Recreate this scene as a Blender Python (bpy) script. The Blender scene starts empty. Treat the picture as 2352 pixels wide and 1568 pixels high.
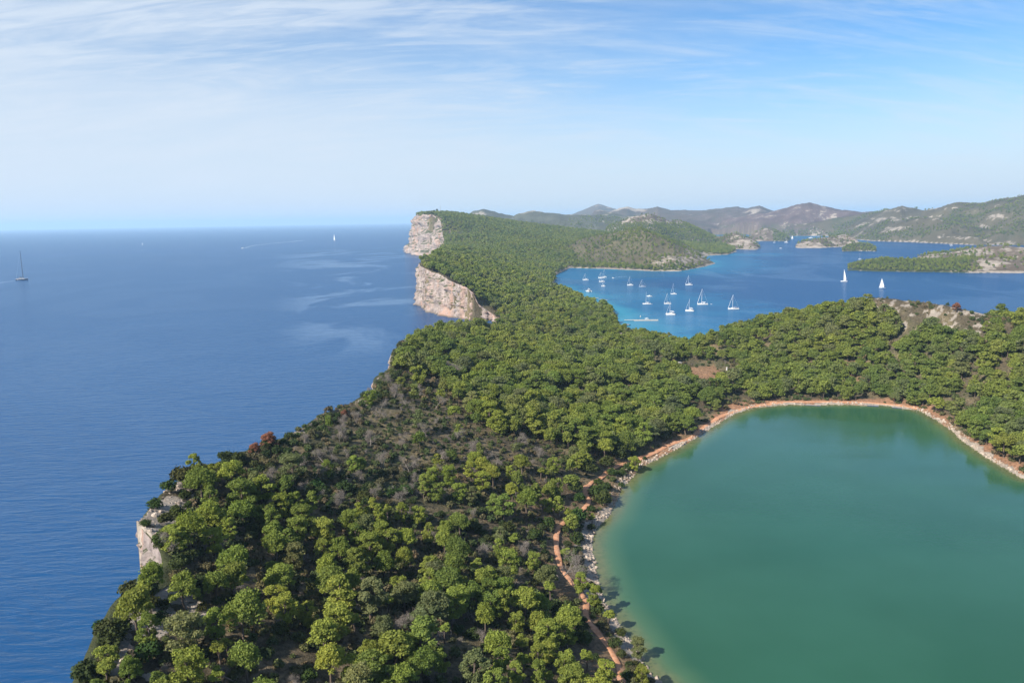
import bpy, math, random
import numpy as np
from mathutils import Matrix, Vector

sc = bpy.context.scene
# ------------------------------------------------------------------ camera
CAM_H, F_PX, HOR_Y = 110.0, 796.44, 219.3
PITCH, ROLL = math.atan((341 - HOR_Y) / F_PX), 0.0161
cp, sp, cr, sr = math.cos(PITCH), math.sin(PITCH), math.cos(ROLL), math.sin(ROLL)
F0 = np.array([0, cp, -sp]); R0 = np.array([1.0, 0, 0]); U0 = np.array([0, sp, cp])
RR = R0 * cr - U0 * sr
UU = U0 * cr + R0 * sr
cam_data = bpy.data.cameras.new("camera")
cam_data.sensor_width, cam_data.lens = 36.0, 28.0
cam_data.clip_start, cam_data.clip_end = 1.0, 90000.0
cam = bpy.data.objects.new("camera", cam_data)
sc.collection.objects.link(cam)
M = Matrix.Identity(4)
for i in range(3):
    M[i][0], M[i][1], M[i][2] = RR[i], UU[i], -F0[i]
M[2][3] = CAM_H
cam.matrix_world = M
sc.camera = cam

# ------------------------------------------------------------------ light
SUN_EL, SUN_AZ = math.radians(36), math.radians(226)      # azimuth of the sun, clockwise from +Y
EXPOSURE = 0.80
SKY_STRENGTH, SUN_STRENGTH = 0.073, 5.0
world = bpy.data.worlds.new("World"); sc.world = world
world.use_nodes = True
wn, wl = world.node_tree.nodes, world.node_tree.links
wn.clear()
def wnode(t, **kw):
    n = wn.new(t)
    for k, v in kw.items(): setattr(n, k, v)
    return n
def wmath(op, a, b=None, clamp=False):
    n = wnode('ShaderNodeMath', operation=op, use_clamp=clamp)
    for i, q in enumerate((a, b)):
        if q is None: continue
        if isinstance(q, (int, float)): n.inputs[i].default_value = q
        else: wl.new(q, n.inputs[i])
    return n.outputs[0]
sky = wnode('ShaderNodeTexSky', sky_type='NISHITA')
sky.sun_disc = False; sky.sun_elevation = SUN_EL; sky.sun_rotation = SUN_AZ
sky.altitude = 0; sky.air_density = 1.0; sky.dust_density = 0.15; sky.ozone_density = 2.5
tc = wnode('ShaderNodeTexCoord')
sep = wnode('ShaderNodeSeparateXYZ'); wl.new(tc.outputs['Generated'], sep.inputs[0])
zc = wmath('MAXIMUM', sep.outputs[2], 0.0)
den = wmath('ADD', zc, 0.26)
cx_, cy_ = wmath('DIVIDE', sep.outputs[0], den), wmath('DIVIDE', sep.outputs[1], den)
comb = wnode('ShaderNodeCombineXYZ'); wl.new(cx_, comb.inputs[0]); wl.new(cy_, comb.inputs[1])
def cloud_layer(rot, sx, sy, scale, detail, dist, seed, lo, hi):
    mp = wnode('ShaderNodeMapping'); wl.new(comb.outputs[0], mp.inputs[0])
    mp.inputs['Rotation'].default_value = (0, 0, math.radians(rot))
    mp.inputs['Scale'].default_value = (sx, sy, 1); mp.inputs['Location'].default_value = (seed, seed * .7, 0)
    nz = wnode('ShaderNodeTexNoise'); wl.new(mp.outputs[0], nz.inputs['Vector'])
    nz.inputs['Scale'].default_value = scale; nz.inputs['Detail'].default_value = detail
    nz.inputs['Roughness'].default_value = 0.62; nz.inputs['Distortion'].default_value = dist
    mr = wnode('ShaderNodeMapRange', interpolation_type='SMOOTHSTEP'); wl.new(nz.outputs[0], mr.inputs[0])
    mr.inputs[1].default_value, mr.inputs[2].default_value = lo, hi
    return mr.outputs[0]
veil = cloud_layer(14, 0.55, 1.25, 1.7, 7, 1.4, 3.1, 0.32, 0.62)      # broad thin sheet
wisp = cloud_layer(24, 0.35, 1.4, 3.2, 10, 2.4, 7.7, 0.46, 0.66)      # combed streaks
wisp2 = cloud_layer(-26, 0.35, 1.4, 2.6, 10, 2.0, 12.3, 0.50, 0.70)    # a second set crossing the first
fine = cloud_layer(28, 0.35, 1.5, 9.0, 9, 1.5, 1.9, 0.32, 0.68)
def wrange(v, a, b):
    n = wnode('ShaderNodeMapRange', interpolation_type='SMOOTHSTEP'); wl.new(v, n.inputs[0])
    n.inputs[1].default_value, n.inputs[2].default_value = a, b
    return n.outputs[0]
side = wrange(sep.outputs[0], 0.36, -0.34)           # thicker towards the west
low = wrange(sep.outputs[2], 0.19, 0.0)              # pale air towards the horizon
brk = wmath('ADD', wmath('MULTIPLY', fine, 0.5), 0.5)
body = wmath('MULTIPLY', wrange(sep.outputs[2], 0.30, 0.10), wmath('MULTIPLY', side, 0.74))
v1 = wmath('MULTIPLY', wmath('MULTIPLY', veil, brk), wmath('ADD', wmath('MULTIPLY', side, 0.75), 0.16))
v2 = wmath('MULTIPLY', wmath('MULTIPLY', wisp, brk), wmath('ADD', wmath('MULTIPLY', side, 0.26), 0.30))
v3 = wmath('MULTIPLY', wmath('MULTIPLY', wisp2, brk), 0.30)
inv = wmath('MULTIPLY', wmath('SUBTRACT', 1.0, body), wmath('SUBTRACT', 1.0, v1))
inv = wmath('MULTIPLY', wmath('MULTIPLY', inv, wmath('SUBTRACT', 1.0, v2)), wmath('SUBTRACT', 1.0, v3))
cl = wmath('SUBTRACT', 0.97, wmath('MULTIPLY', inv, 0.97))
cl = wmath('MULTIPLY', cl, wmath('ADD', wmath('MULTIPLY', wrange(sep.outputs[2], 0.0, 0.06), 0.7), 0.3))
hs = wnode('ShaderNodeHueSaturation'); wl.new(sky.outputs[0], hs.inputs['Color'])
hs.inputs['Saturation'].default_value = 1.15; hs.inputs['Value'].default_value = 1.12
tint = wnode('ShaderNodeMix', data_type='RGBA', blend_type='MULTIPLY'); tint.inputs[0].default_value = 1.0
wl.new(hs.outputs[0], tint.inputs[6]); tint.inputs[7].default_value = (0.64, 0.84, 1.0, 1)
pale = wnode('ShaderNodeMix', data_type='RGBA')
wl.new(wmath('MULTIPLY', low, 0.97), pale.inputs[0]); wl.new(tint.outputs[2], pale.inputs[6]); pale.inputs[7].default_value = (5.3, 6.1, 7.2, 1)
mix = wnode('ShaderNodeMix', data_type='RGBA')
wl.new(cl, mix.inputs[0]); wl.new(pale.outputs[2], mix.inputs[6]); mix.inputs[7].default_value = (5.7, 6.45, 7.4, 1)
bg = wnode('ShaderNodeBackground'); bg.inputs[1].default_value = SKY_STRENGTH
wl.new(mix.outputs[2], bg.inputs[0])
wo = wnode('ShaderNodeOutputWorld'); wl.new(bg.outputs[0], wo.inputs[0])

sun_data = bpy.data.lights.new("sun", 'SUN'); sun_data.energy = SUN_STRENGTH
sun_data.angle = math.radians(0.5); sun_data.color = (1.0, 0.94, 0.85)
sun = bpy.data.objects.new("sun", sun_data); sc.collection.objects.link(sun)
SUN_DIR = Vector((math.sin(SUN_AZ) * math.cos(SUN_EL), math.cos(SUN_AZ) * math.cos(SUN_EL), math.sin(SUN_EL)))
sun.rotation_euler = SUN_DIR.to_track_quat('Z', 'Y').to_euler()
sc.view_settings.view_transform = 'Standard'; sc.view_settings.look = 'None'
sc.view_settings.exposure = EXPOSURE; sc.view_settings.gamma = 1.0
sc.cycles.use_denoising = True
sc.cycles.max_bounces = 6; sc.cycles.diffuse_bounces = 3; sc.cycles.glossy_bounces = 3
sc.cycles.transparent_max_bounces = 4; sc.cycles.volume_bounces = 1

# ------------------------------------------------------------------ helpers
S = 1024 / 2352.0            # survey pixels -> render pixels
def ray(dx, dy):
    d = F0 + RR * ((dx * S - 512) / F_PX) - UU * ((dy * S - 341) / F_PX)
    return d
def at_z(dx, dy, z=0.0):
    d = ray(dx, dy); t = (z - CAM_H) / d[2]
    return np.array([d[0] * t, d[1] * t, z])
def at_d(dx, dy, dist):
    d = ray(dx, dy); t = dist / math.hypot(d[0], d[1])
    return np.array([d[0] * t, d[1] * t, CAM_H + d[2] * t])
def az_of(dx, dy=520):
    d = ray(dx, dy); return math.atan2(d[0], d[1])
def project(x, y, z):          # world -> survey pixels
    x, y, z = np.asarray(x, float), np.asarray(y, float), np.asarray(z, float) - CAM_H
    f = x * F0[0] + y * F0[1] + z * F0[2]
    f = np.where(f < 1, 1, f)
    r = x * RR[0] + y * RR[1] + z * RR[2]; u = x * UU[0] + y * UU[1] + z * UU[2]
    return (512 + F_PX * r / f) / S, (341 - F_PX * u / f) / S

_perm = np.random.RandomState(5).permutation(4096)
def _hash(ix, iy, seed):
    return _perm[(_perm[(ix + seed * 131) & 4095] + iy) & 4095] / 4095.0
def vnoise(x, y, seed=0):
    ix, iy = np.floor(x).astype(int), np.floor(y).astype(int)
    fx, fy = x - ix, y - iy
    fx = fx * fx * fx * (fx * (fx * 6 - 15) + 10); fy = fy * fy * fy * (fy * (fy * 6 - 15) + 10)
    a, b = _hash(ix, iy, seed), _hash(ix + 1, iy, seed)
    c, d = _hash(ix, iy + 1, seed), _hash(ix + 1, iy + 1, seed)
    return (a * (1 - fx) + b * fx) * (1 - fy) + (c * (1 - fx) + d * fx) * fy - 0.5
def fbm(x, y, octs=4, seed=0, gain=0.5):
    s, a = np.zeros(np.broadcast(x, y).shape), 1.0
    for o in range(octs):
        s = s + a * vnoise(x, y, seed + o * 7); x = x * 2.03 + 17.1; y = y * 2.03 + 5.3; a *= gain
    return s
def in_poly(x, y, poly):
    inside = np.zeros(x.shape, bool)
    n = len(poly)
    for i in range(n):
        x0, y0 = poly[i][:2]; x1, y1 = poly[(i + 1) % n][:2]
        if y0 == y1: continue
        c = (y0 > y) != (y1 > y)
        inside ^= c & (x < (x1 - x0) * (y - y0) / (y1 - y0) + x0)
    return inside
def dist_line(x, y, pts, closed=False):
    best = np.full(x.shape, 1e9)
    m = len(pts) if closed else len(pts) - 1
    for i in range(m):
        x0, y0 = pts[i][:2]; x1, y1 = pts[(i + 1) % len(pts)][:2]
        dx, dy = x1 - x0, y1 - y0; L = dx * dx + dy * dy + 1e-9
        t = np.clip(((x - x0) * dx + (y - y0) * dy) / L, 0, 1)
        np.minimum(best, (x - x0 - t * dx) ** 2 + (y - y0 - t * dy) ** 2, out=best)
    return np.sqrt(best)
def smooth(a, b, v):
    t = np.clip((v - a) / (b - a), 0, 1); return t * t * (3 - 2 * t)

def link(o, parent=None):
    sc.collection.objects.link(o)
    if parent is not None: o.parent = parent
    return o
def tag(o, label=None, cat=None, group=None, kind=None):
    for k, v in (('label', label), ('category', cat), ('group', group), ('kind', kind)):
        if v is not None: o[k] = v
    return o
def np_mesh(name, V, quads=None, tris=None, mats=(), smooth_=False, fmat=None, attrs=()):
    me = bpy.data.meshes.new(name)
    V = np.asarray(V, np.float32)
    quads = np.zeros((0, 4), int) if quads is None else np.asarray(quads)
    tris = np.zeros((0, 3), int) if tris is None else np.asarray(tris)
    nq, nt = len(quads), len(tris)
    me.vertices.add(len(V)); me.vertices.foreach_set('co', V.ravel())
    me.loops.add(nq * 4 + nt * 3); me.polygons.add(nq + nt)
    me.loops.foreach_set('vertex_index', np.concatenate([quads.ravel(), tris.ravel()]).astype(np.int32))
    st = np.concatenate([np.arange(nq) * 4, nq * 4 + np.arange(nt) * 3]).astype(np.int32)
    me.polygons.foreach_set('loop_start', st)
    if smooth_: me.polygons.foreach_set('use_smooth', np.ones(nq + nt, bool))
    if fmat is not None: me.polygons.foreach_set('material_index', np.asarray(fmat, np.int32))
    for an, typ, val in attrs:
        at = me.attributes.new(an, typ, 'POINT')
        if typ == 'FLOAT': at.data.foreach_set('value', np.asarray(val, np.float32).ravel())
        elif typ == 'INT': at.data.foreach_set('value', np.asarray(val, np.int32).ravel())
        elif typ == 'FLOAT_VECTOR': at.data.foreach_set('vector', np.asarray(val, np.float32).ravel())
        else: at.data.foreach_set('color', np.asarray(val, np.float32).ravel())
    for m in mats: me.materials.append(m)
    me.update(calc_edges=True)
    return me

class NT:
    """small shader-node builder"""
    def __init__(s, name):
        s.m = bpy.data.materials.new(name); s.m.use_nodes = True
        s.n, s.l = s.m.node_tree.nodes, s.m.node_tree.links
        s.n.clear(); s.out = s.n.new('ShaderNodeOutputMaterial')
    def put(s, inp, v):
        if v is None: return
        if hasattr(v, 'is_output'): s.l.new(v, inp)
        else: inp.default_value = v
    def node(s, t, ins=None, **kw):
        n = s.n.new(t)
        for k, v in kw.items(): setattr(n, k, v)
        for k, v in (ins or {}).items(): s.put(n.inputs[k], v)
        return n
    def math(s, op, a, b=None, clamp=False):
        return s.node('ShaderNodeMath', {0: a, 1: b} if b is not None else {0: a}, operation=op, use_clamp=clamp).outputs[0]
    def mix(s, f, a, b, blend='MIX'):
        if isinstance(a, tuple): a = (*a, 1)[:4]
        if isinstance(b, tuple): b = (*b, 1)[:4]
        return s.node('ShaderNodeMix', {0: f, 6: a, 7: b}, data_type='RGBA', blend_type=blend).outputs[2]
    def pos(s): return s.node('ShaderNodeNewGeometry').outputs['Position']
    def map(s, v, scale=(1, 1, 1), rot=(0, 0, 0), loc=(0, 0, 0)):
        return s.node('ShaderNodeMapping', {'Vector': v, 'Scale': scale, 'Rotation': rot, 'Location': loc}).outputs[0]
    def noise(s, v, scale, detail=4, rough=.55, dist=0):
        return s.node('ShaderNodeTexNoise', {'Vector': v, 'Scale': scale, 'Detail': detail, 'Roughness': rough, 'Distortion': dist}).outputs[0]
    def ss(s, v, a, b, o0=0.0, o1=1.0):
        return s.node('ShaderNodeMapRange', {0: v, 1: a, 2: b, 3: o0, 4: o1}, interpolation_type='SMOOTHSTEP').outputs[0]
    def attr(s, name, out='Fac'): return s.node('ShaderNodeAttribute', attribute_name=name).outputs[out]
    def bump(s, h, strength=1.0, dist=1.0):
        return s.node('ShaderNodeBump', {'Height': h, 'Strength': strength, 'Distance': dist}).outputs[0]
    def bsdf(s, color, rough=.8, normal=None, **kw):
        if isinstance(color, tuple): color = (*color, 1)[:4]
        ins = {'Base Color': color, 'Roughness': rough}
        ins.update(kw)
        b = s.node('ShaderNodeBsdfPrincipled', ins)
        if normal is not None: s.l.new(normal, b.inputs['Normal'])
        return b.outputs[0]
    def done(s, sh): s.l.new(sh, s.out.inputs[0]); return s.m
def flat(name, color, rough=.6, spec=.3, metal=0.0):
    t = NT(name)
    n = t.noise(t.pos(), 3.0, 2)
    c = t.mix(t.ss(n, .3, .7, 0, .14), tuple(color), tuple(q * .72 for q in color))
    return t.done(t.bsdf(c, rough, **{'Specular IOR Level': spec, 'Metallic': metal}))
# ------------------------------------------------------------------ survey of the coast
LAKE_PX = [(1523,1568),(1490,1545),(1469,1508),(1446,1468),(1415,1420),(1388,1383),(1381,1353),(1371,1319),(1364,1282),
 (1359,1248),(1368,1217),(1398,1187),(1412,1163),(1429,1123),(1452,1096),(1470,1074),(1511,1055),(1558,1030),(1602,1005),
 (1646,975),(1690,950),(1732,936),(1790,931),(1837,929),(1867,930),(1961,929),(2030,932),(2070,936),(2111,943),(2148,964),(2186,989),
 (2211,1014),(2258,1046),(2304,1074),(2352,1102)]
lake_line = [at_z(*p)[:2] for p in LAKE_PX]
LAKE = [(88, -60), (70, 0), (58, 60), (50, 105), (42, 145)] + [tuple(p) for p in lake_line] + [(262, 285), (300, 220), (320, 120), (300, 0), (220, -60)]
# sea cliff of the near neck: survey pixel of the lip, height of the lip
NEAR_CLIFF = [(167,1568,37),(194,1522,38),(218,1444,39),(265,1376,40),(296,1347,40),(345,1330,40),(395,1302,40),(368,1252,42),(322,1208,43),(311,1196,43),(350,1160,43),(377,1126,42),
 (434,1086,41),(485,1066,41),(551,1034,40),(645,1006,40),(692,984,39),(739,948,38),(817,924,38),(858,898,38),(858,868,38),(895,845,37),(900,806,37),
 (918,794,35),(957,771,29),(1000,752,21)]
near_cliff = [np.array([-62, -60, 34.]), np.array([-66, 0, 35.]), np.array([-71, 60, 36.])] + [at_z(*p) for p in NEAR_CLIFF]
e = near_cliff[-1]
COVE = [np.array([e[0] + 42, e[1] + 45, 13]), np.array([e[0] + 62, e[1] + 115, 6]), np.array([e[0] + 50, e[1] + 190, 5])]
# white cliff beyond the cove (base pixel, lip row)
C2 = [(1128,736,715),(1100,737,700),(1085,737,672),(1069,733,657),(1040,728,647),(1009,719,628),(990,717,622),(977,714,616),(967,700,611),(963,688,604)]
cliff2 = []
for bx, by, ty in C2:
    d = np.linalg.norm(at_z(bx, by, 0)[:2]) + 5
    cliff2.append(at_d(bx, ty, d))
d_ = np.linalg.norm(cliff2[-1][:2])
HID = [at_d(969, 0, 1270), at_d(984, 0, 1500), at_d(998, 0, 1850)]
for h, z in zip(HID, (50, 48, 46)): h[2] = z
C3 = [(1022,2230,562),(1018,2400,541),(1012,2500,505),(1002,2560,497),(988,2600,492),(973,2680,492),(961,2800,494),(954,3000,496),(952,3150,497),(955,3400,499)]
cliff3 = [at_d(x, ty, d) for x, d, ty in C3]
BACK = [at_d(962, 0, 4200), at_d(975, 0, 6500), at_d(1000, 0, 9500), at_d(1010, 0, 12500), at_d(1700, 0, 13500), at_d(2700, 0, 13500)]
for b_ in BACK: b_[2] = 100.0
MAIN = near_cliff + COVE + cliff2 + HID + cliff3 + BACK + [np.array([1400, 900, 0]), np.array([900, 300, 0]), np.array([600, -60, 0])]
# the bay: shore on the neck, behind the right hill, the open right side, the far shore
BAY_NECK = [at_z(1309,614,0), at_z(1276,626,4), at_z(1270,653,8), at_z(1325,671,8), at_z(1375,690,8), at_z(1406,700,8), at_z(1420,722,8), at_z(1433,742,8),
            at_z(1440,754,7), at_z(1490,762,7), at_z(1530,770,6), at_z(1569,777,5)]
BAY_HILL = [at_d(1600, 0, 640), at_d(1650, 0, 715), at_d(1720, 0, 765), at_d(1850, 0, 790), at_d(2000, 0, 790), at_d(2150, 0, 770), at_d(2352, 0, 730), at_d(2600, 0, 690)]
BAY_FAR = [at_d(2800, 0, 1300), at_d(2800, 0, 3000), at_d(2500, 0, 3150), at_z(2240,562,0), at_z(2100,556,0), at_z(2010,553,0), at_z(1960,549,0), at_z(1898,541,0), at_z(1830,541,0),
           at_z(1815,543,0), at_z(1740,538.5,0), at_z(1660,537.5,0), at_z(1632,537,0), at_z(1630,541,0), at_z(1660,552,0), at_z(1692,577,0), at_z(1672,584,0), at_z(1630,586,0),
           at_z(1600,592,0), at_z(1643,604,0), at_z(1620,611,0), at_z(1560,622,0), at_z(1500,622,0), at_z(1400,617,0)]
BAY = BAY_NECK + BAY_HILL + BAY_FAR

# ------------------------------------------------------------------ ground heights
ctl = []                                     # (x, y, ground z)
for p in lake_line[::1]: ctl.append((p[0], p[1], 0.3))
for p in ((70, 0), (58, 60), (42, 145)): ctl.append((*p, 0.3))
for p in near_cliff: ctl.append(tuple(p))
for p in COVE: ctl.append(tuple(p))
for p in cliff2: ctl.append(tuple(p))
for p in HID: ctl.append(tuple(p))
for p in cliff3: ctl.append(tuple(p))
for p in BAY_NECK + BAY_HILL: ctl.append((p[0], p[1], 0.3))
for p in ((1400,617),(1500,622),(1560,622),(1643,604),(1692,577)): q = at_z(*p); ctl.append((q[0], q[1], .3))
def cd(dx, dy, d, veg=0): q = at_d(dx, dy, d); ctl.append((q[0], q[1], q[2] - veg))
# inland of the neck
for dx, dy, z in ((560,1280,33),(700,1150,33),(900,1000,30),(1000,900,28),(900,1300,20),(1100,1100,19),(1250,960,14),(1100,1400,14),(1300,1250,4),(1380,1090,6),(700,1500,28),(1150,830,22)):
    q = at_z(dx, dy, z); ctl.append(tuple(q))
cd(1080,748,640,10); cd(1150,742,720,10); cd(1250,735,760,10); cd(1350,800,600,9); cd(1480,800,560,9); cd(1560,850,500,7)
cd(1000,578,1300,8); cd(1060,592,1280,8); cd(1120,605,1260,8); cd(1200,622,1250,8); cd(1010,618,1080,6); cd(1080,640,1050,6); cd(1140,690,900,8); cd(1200,690,950,8); cd(1240,650,1150,8)
# long slope behind
cd(1005,485,2900,6); cd(1040,489,2850,6); cd(1075,493,2800,8); cd(1153,516,2700,8); cd(1216,538,2500,8); cd(1294,552,2300,8); cd(1060,540,2300,8); cd(1150,570,2000,8); cd(1230,590,1900,8); cd(1100,570,1800,8); cd(1260,560,2400,8)
# right hill
cd(1620,763,600,9.5); cd(1670,749,670,9.5); cd(1760,724,690,11); cd(1850,704,690,12); cd(1930,693,680,12); cd(2000,687,655,0); cd(2060,686,645,0); cd(2110,690,635,0); cd(2180,696,620,0); cd(2230,704,610,2); cd(2300,709,600,8); cd(2352,712,590,9)
cd(2600,720,560,8); cd(2100,800,560,8); cd(1900,820,560,8); cd(2300,850,510,8); cd(2700,900,450,8)
ctl += [(420, 250, 22), (420, 80, 22), (520, 500, 24), (-20, 40, 14), (-20, -40, 14)]
C = np.array(ctl, float)
cu, cv = np.arctan2(C[:, 0], C[:, 1]), np.log(np.maximum(np.hypot(C[:, 0], C[:, 1]), 30))
keep = (np.abs(cu) < 1.3)
C, cu, cv = C[keep], cu[keep], cv[keep]
def tps_k(r2): return np.where(r2 > 0, r2 * np.log(r2 + 1e-12), 0)
n = len(C)
K = tps_k((cu[:, None] - cu) ** 2 + (cv[:, None] - cv) ** 2) + np.eye(n) * 3e-6
Pm = np.stack([np.ones(n), cu, cv], 1)
A = np.zeros((n + 3, n + 3)); A[:n, :n] = K; A[:n, n:] = Pm; A[n:, :n] = Pm.T
sol = np.linalg.solve(A, np.concatenate([C[:, 2], np.zeros(3)]))
def tps(u, v):
    out = np.empty(u.shape); uf, vf, of = u.ravel(), v.ravel(), out.ravel()
    for s in range(0, len(uf), 20000):
        a, b = uf[s:s + 20000], vf[s:s + 20000]
        of[s:s + 20000] = tps_k((a[:, None] - cu) ** 2 + (b[:, None] - cv) ** 2) @ sol[:n] + sol[n] + sol[n + 1] * a + sol[n + 2] * b
    return of.reshape(u.shape)

NA, NR = 900, 760
AZ0, AZ1, LR0, LR1 = math.radians(-43), math.radians(44), math.log(58), math.log(11500)
az = np.linspace(AZ0, AZ1, NA); lr = np.linspace(LR0, LR1, NR)
LRg, AZg = np.meshgrid(lr, az, indexing='ij')
Rg = np.exp(LRg); X, Y = Rg * np.sin(AZg), Rg * np.cos(AZg)

near = Rg < 3600
Z = np.full(X.shape, -12.0)
inmain = in_poly(X, Y, MAIN)
inlake = in_poly(X, Y, LAKE) & (Rg < 900)
inbay = in_poly(X, Y, BAY) & (Rg < 5000)
zt = np.zeros(X.shape); zt[near] = tps(AZg[near], LRg[near])
fade = smooth(3500, 2950, Rg)
base = 2.5 + fade * (np.maximum(zt, 0) - 2.5)
base = base + fbm(X / 60, Y / 60, 4, 3) * 2.2 * smooth(0, 14, base) + fbm(X / 9, Y / 9, 3, 11) * 0.9 * (Rg < 900)
land = inmain & ~inlake & ~inbay
d_lake = np.full(X.shape, 1e3); m = Rg < 1000
d_lake[m] = dist_line(X[m], Y[m], LAKE, True)
d_bay = np.full(X.shape, 1e3); m = Rg < 4800
d_bay[m] = dist_line(X[m], Y[m], BAY_NECK + BAY_HILL, False)
d_bayf = np.full(X.shape, 1e3); m = (Rg > 1200) & (Rg < 4800)
d_bayf[m] = dist_line(X[m], Y[m], BAY_FAR + [BAY_NECK[0]], False)
jag = fbm(X / 7, Y / 7, 3, 21) * 2.6
dl = np.maximum(d_lake + jag * (d_lake < 30), 0)
dn = np.minimum(dl, np.minimum(d_bay, d_bayf))
base = np.minimum(base, 0.55 + 0.42 * dn)
base = np.maximum(base, np.minimum(0.5 + 0.06 * dn, 2.5))
d_cl = np.full(X.shape, 1e3); m = Rg < 3700
cliff_line = near_cliff + COVE[:1]
d_cl[m] = np.minimum(dist_line(X[m], Y[m], near_cliff), np.minimum(dist_line(X[m], Y[m], cliff2), dist_line(X[m], Y[m], cliff3)))
Z[land] = base[land]

# ---- hill ranges: crest traced along its own distance, width in front and behind
def rng_(name, pts, wf, wb, amp=12, seed=0, veg=6):
    return dict(name=name, pts=pts, wf=wf, wb=wb, amp=amp, seed=seed, veg=veg)
RANGES = [
 rng_('far_peak', [(1240,515,9300),(1290,500,9300),(1340,481,9300),(1375,467,9300),(1400,475,9300),(1440,487,9300),(1500,500,9300),(1560,508,9300)], 1500, 1600, 20, 1, 0),
 rng_('back', [(1330,496,6600),(1360,484,6500),(1378,480,6500),(1400,485,6500),(1425,476,6600),(1442,474,6600),(1460,478,6600),(1480,479,6600),(1510,474,6400),(1535,480,6400),(1580,482,6300),(1620,482,6300),(1660,476,6200),(1695,473,6200),(1715,478,6100),(1745,471,6000),(1775,482,6000),(1850,490,6000),(1990,485,6000),(2100,500,6000)], 1700, 1500, 40, 2, 0),
 rng_('pale', [(1640,505,5300),(1700,498,5300),(1760,488,5200),(1800,477,5200),(1840,466,5100),(1862,464,5100),(1880,467,5100),(1905,476,5100),(1950,481,5000),(2010,492,5000),(2060,500,5000)], 900, 900, 40, 3, 0),
 rng_('west', [(1050,510,5100),(1074,494,5100),(1084,483,5100),(1108,479,5100),(1130,482,5100),(1180,491,5000),(1205,484,5000),(1225,479,5000),(1250,485,4900),(1310,491,4800),(1380,493,4700),(1440,497,4700),(1500,505,4700),(1560,524,4700),(1610,545,4700)], 1250, 1200, 55, 4, 5),
 rng_('grey', [(1380,525,3300),(1420,508,3300),(1455,493,3200),(1481,488,3200),(1505,490,3200),(1540,505,3200),(1570,500,3300),(1590,498,3300),(1625,510,3300),(1660,522,3300),(1700,535,3300)], 620, 700, 14, 5, 4),
 rng_('low', [(1640,530,3900),(1700,520,3900),(1740,517,3900),(1780,522,3900),(1840,521,3900),(1900,521,3900),(1960,530,3700),(2010,540,3600)], 330, 900, 8, 6, 4),
 rng_('east', [(1800,515,4700),(1840,514,4500),(1885,512,4300),(1930,505,4300),(1990,486,4300),(2012,482,4300),(2040,469,4300),(2062,467,4300),(2085,473,4300),(2120,481,4300),(2150,475,4250),(2190,464,4200),(2225,462,4200),(2262,463,4200),(2300,455,4150),(2352,446,4100),(2450,440,4100),(2650,450,4000)], 1080, 1300, 40, 7, 4),
 rng_('spurs', [(1880,538,3750),(1930,526,3750),(1980,518,3750),(2040,506,3700),(2100,497,3700),(2150,497,3650),(2180,507,3600),(2230,518,3600),(2290,515,3600),(2340,503,3500),(2450,500,3500),(2600,500,3500)], 520, 500, 30, 8, 4),
 rng_('mid', [(1270,566,2250),(1306,553,2250),(1345,541,2200),(1387,534,2200),(1450,522,2150),(1497,516,2100),(1530,517,2100),(1559,522,2080),(1606,535,2050),(1653,549,2000),(1685,562,1980),(1697,574,1980)], 430, 480, 13, 9, 4),
]
ISLETS = [
 rng_('islet', [(1630,546,3000),(1650,541,3000),(1693,533,3000),(1720,544,2950),(1746,557,2900)], 210, 250, 4, 11, 2),
 rng_('islet', [(1715,543,3850),(1735,531,3900),(1760,521,3900),(1780,527,3900),(1800,536,3850),(1815,544,3800)], 260, 260, 5, 12, 2),
 rng_('islet', [(1826,557,2950),(1850,551,3000),(1885,544,3000),(1915,541,3050),(1942,535,3100),(1965,544,3050),(1980,556,3000)], 130, 240, 4, 13, 2),
 rng_('islet', [(1932,567,2650),(1950,561,2680),(1979,556,2700),(2000,560,2690),(2016,568,2650)], 80, 110, 2, 14, 3),
 rng_('islet', [(2105,588,2150),(2130,582,2180),(2180,578,2200),(2230,568,2200),(2268,563,2200),(2300,562,2200),(2352,566,2150),(2450,560,2100),(2650,560,2000)], 230, 300, 4, 15, 1),
 rng_('islet', [(1931,617,1760),(1945,606,1800),(1990,592,1830),(2030,589,1830),(2080,591,1830),(2130,592,1830),(2180,590,1830),(2230,583,1850),(2300,584,1850),(2352,590,1850),(2450,590,1850),(2650,590,1800)], 150, 190, 3, 16, 7),
]
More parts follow.
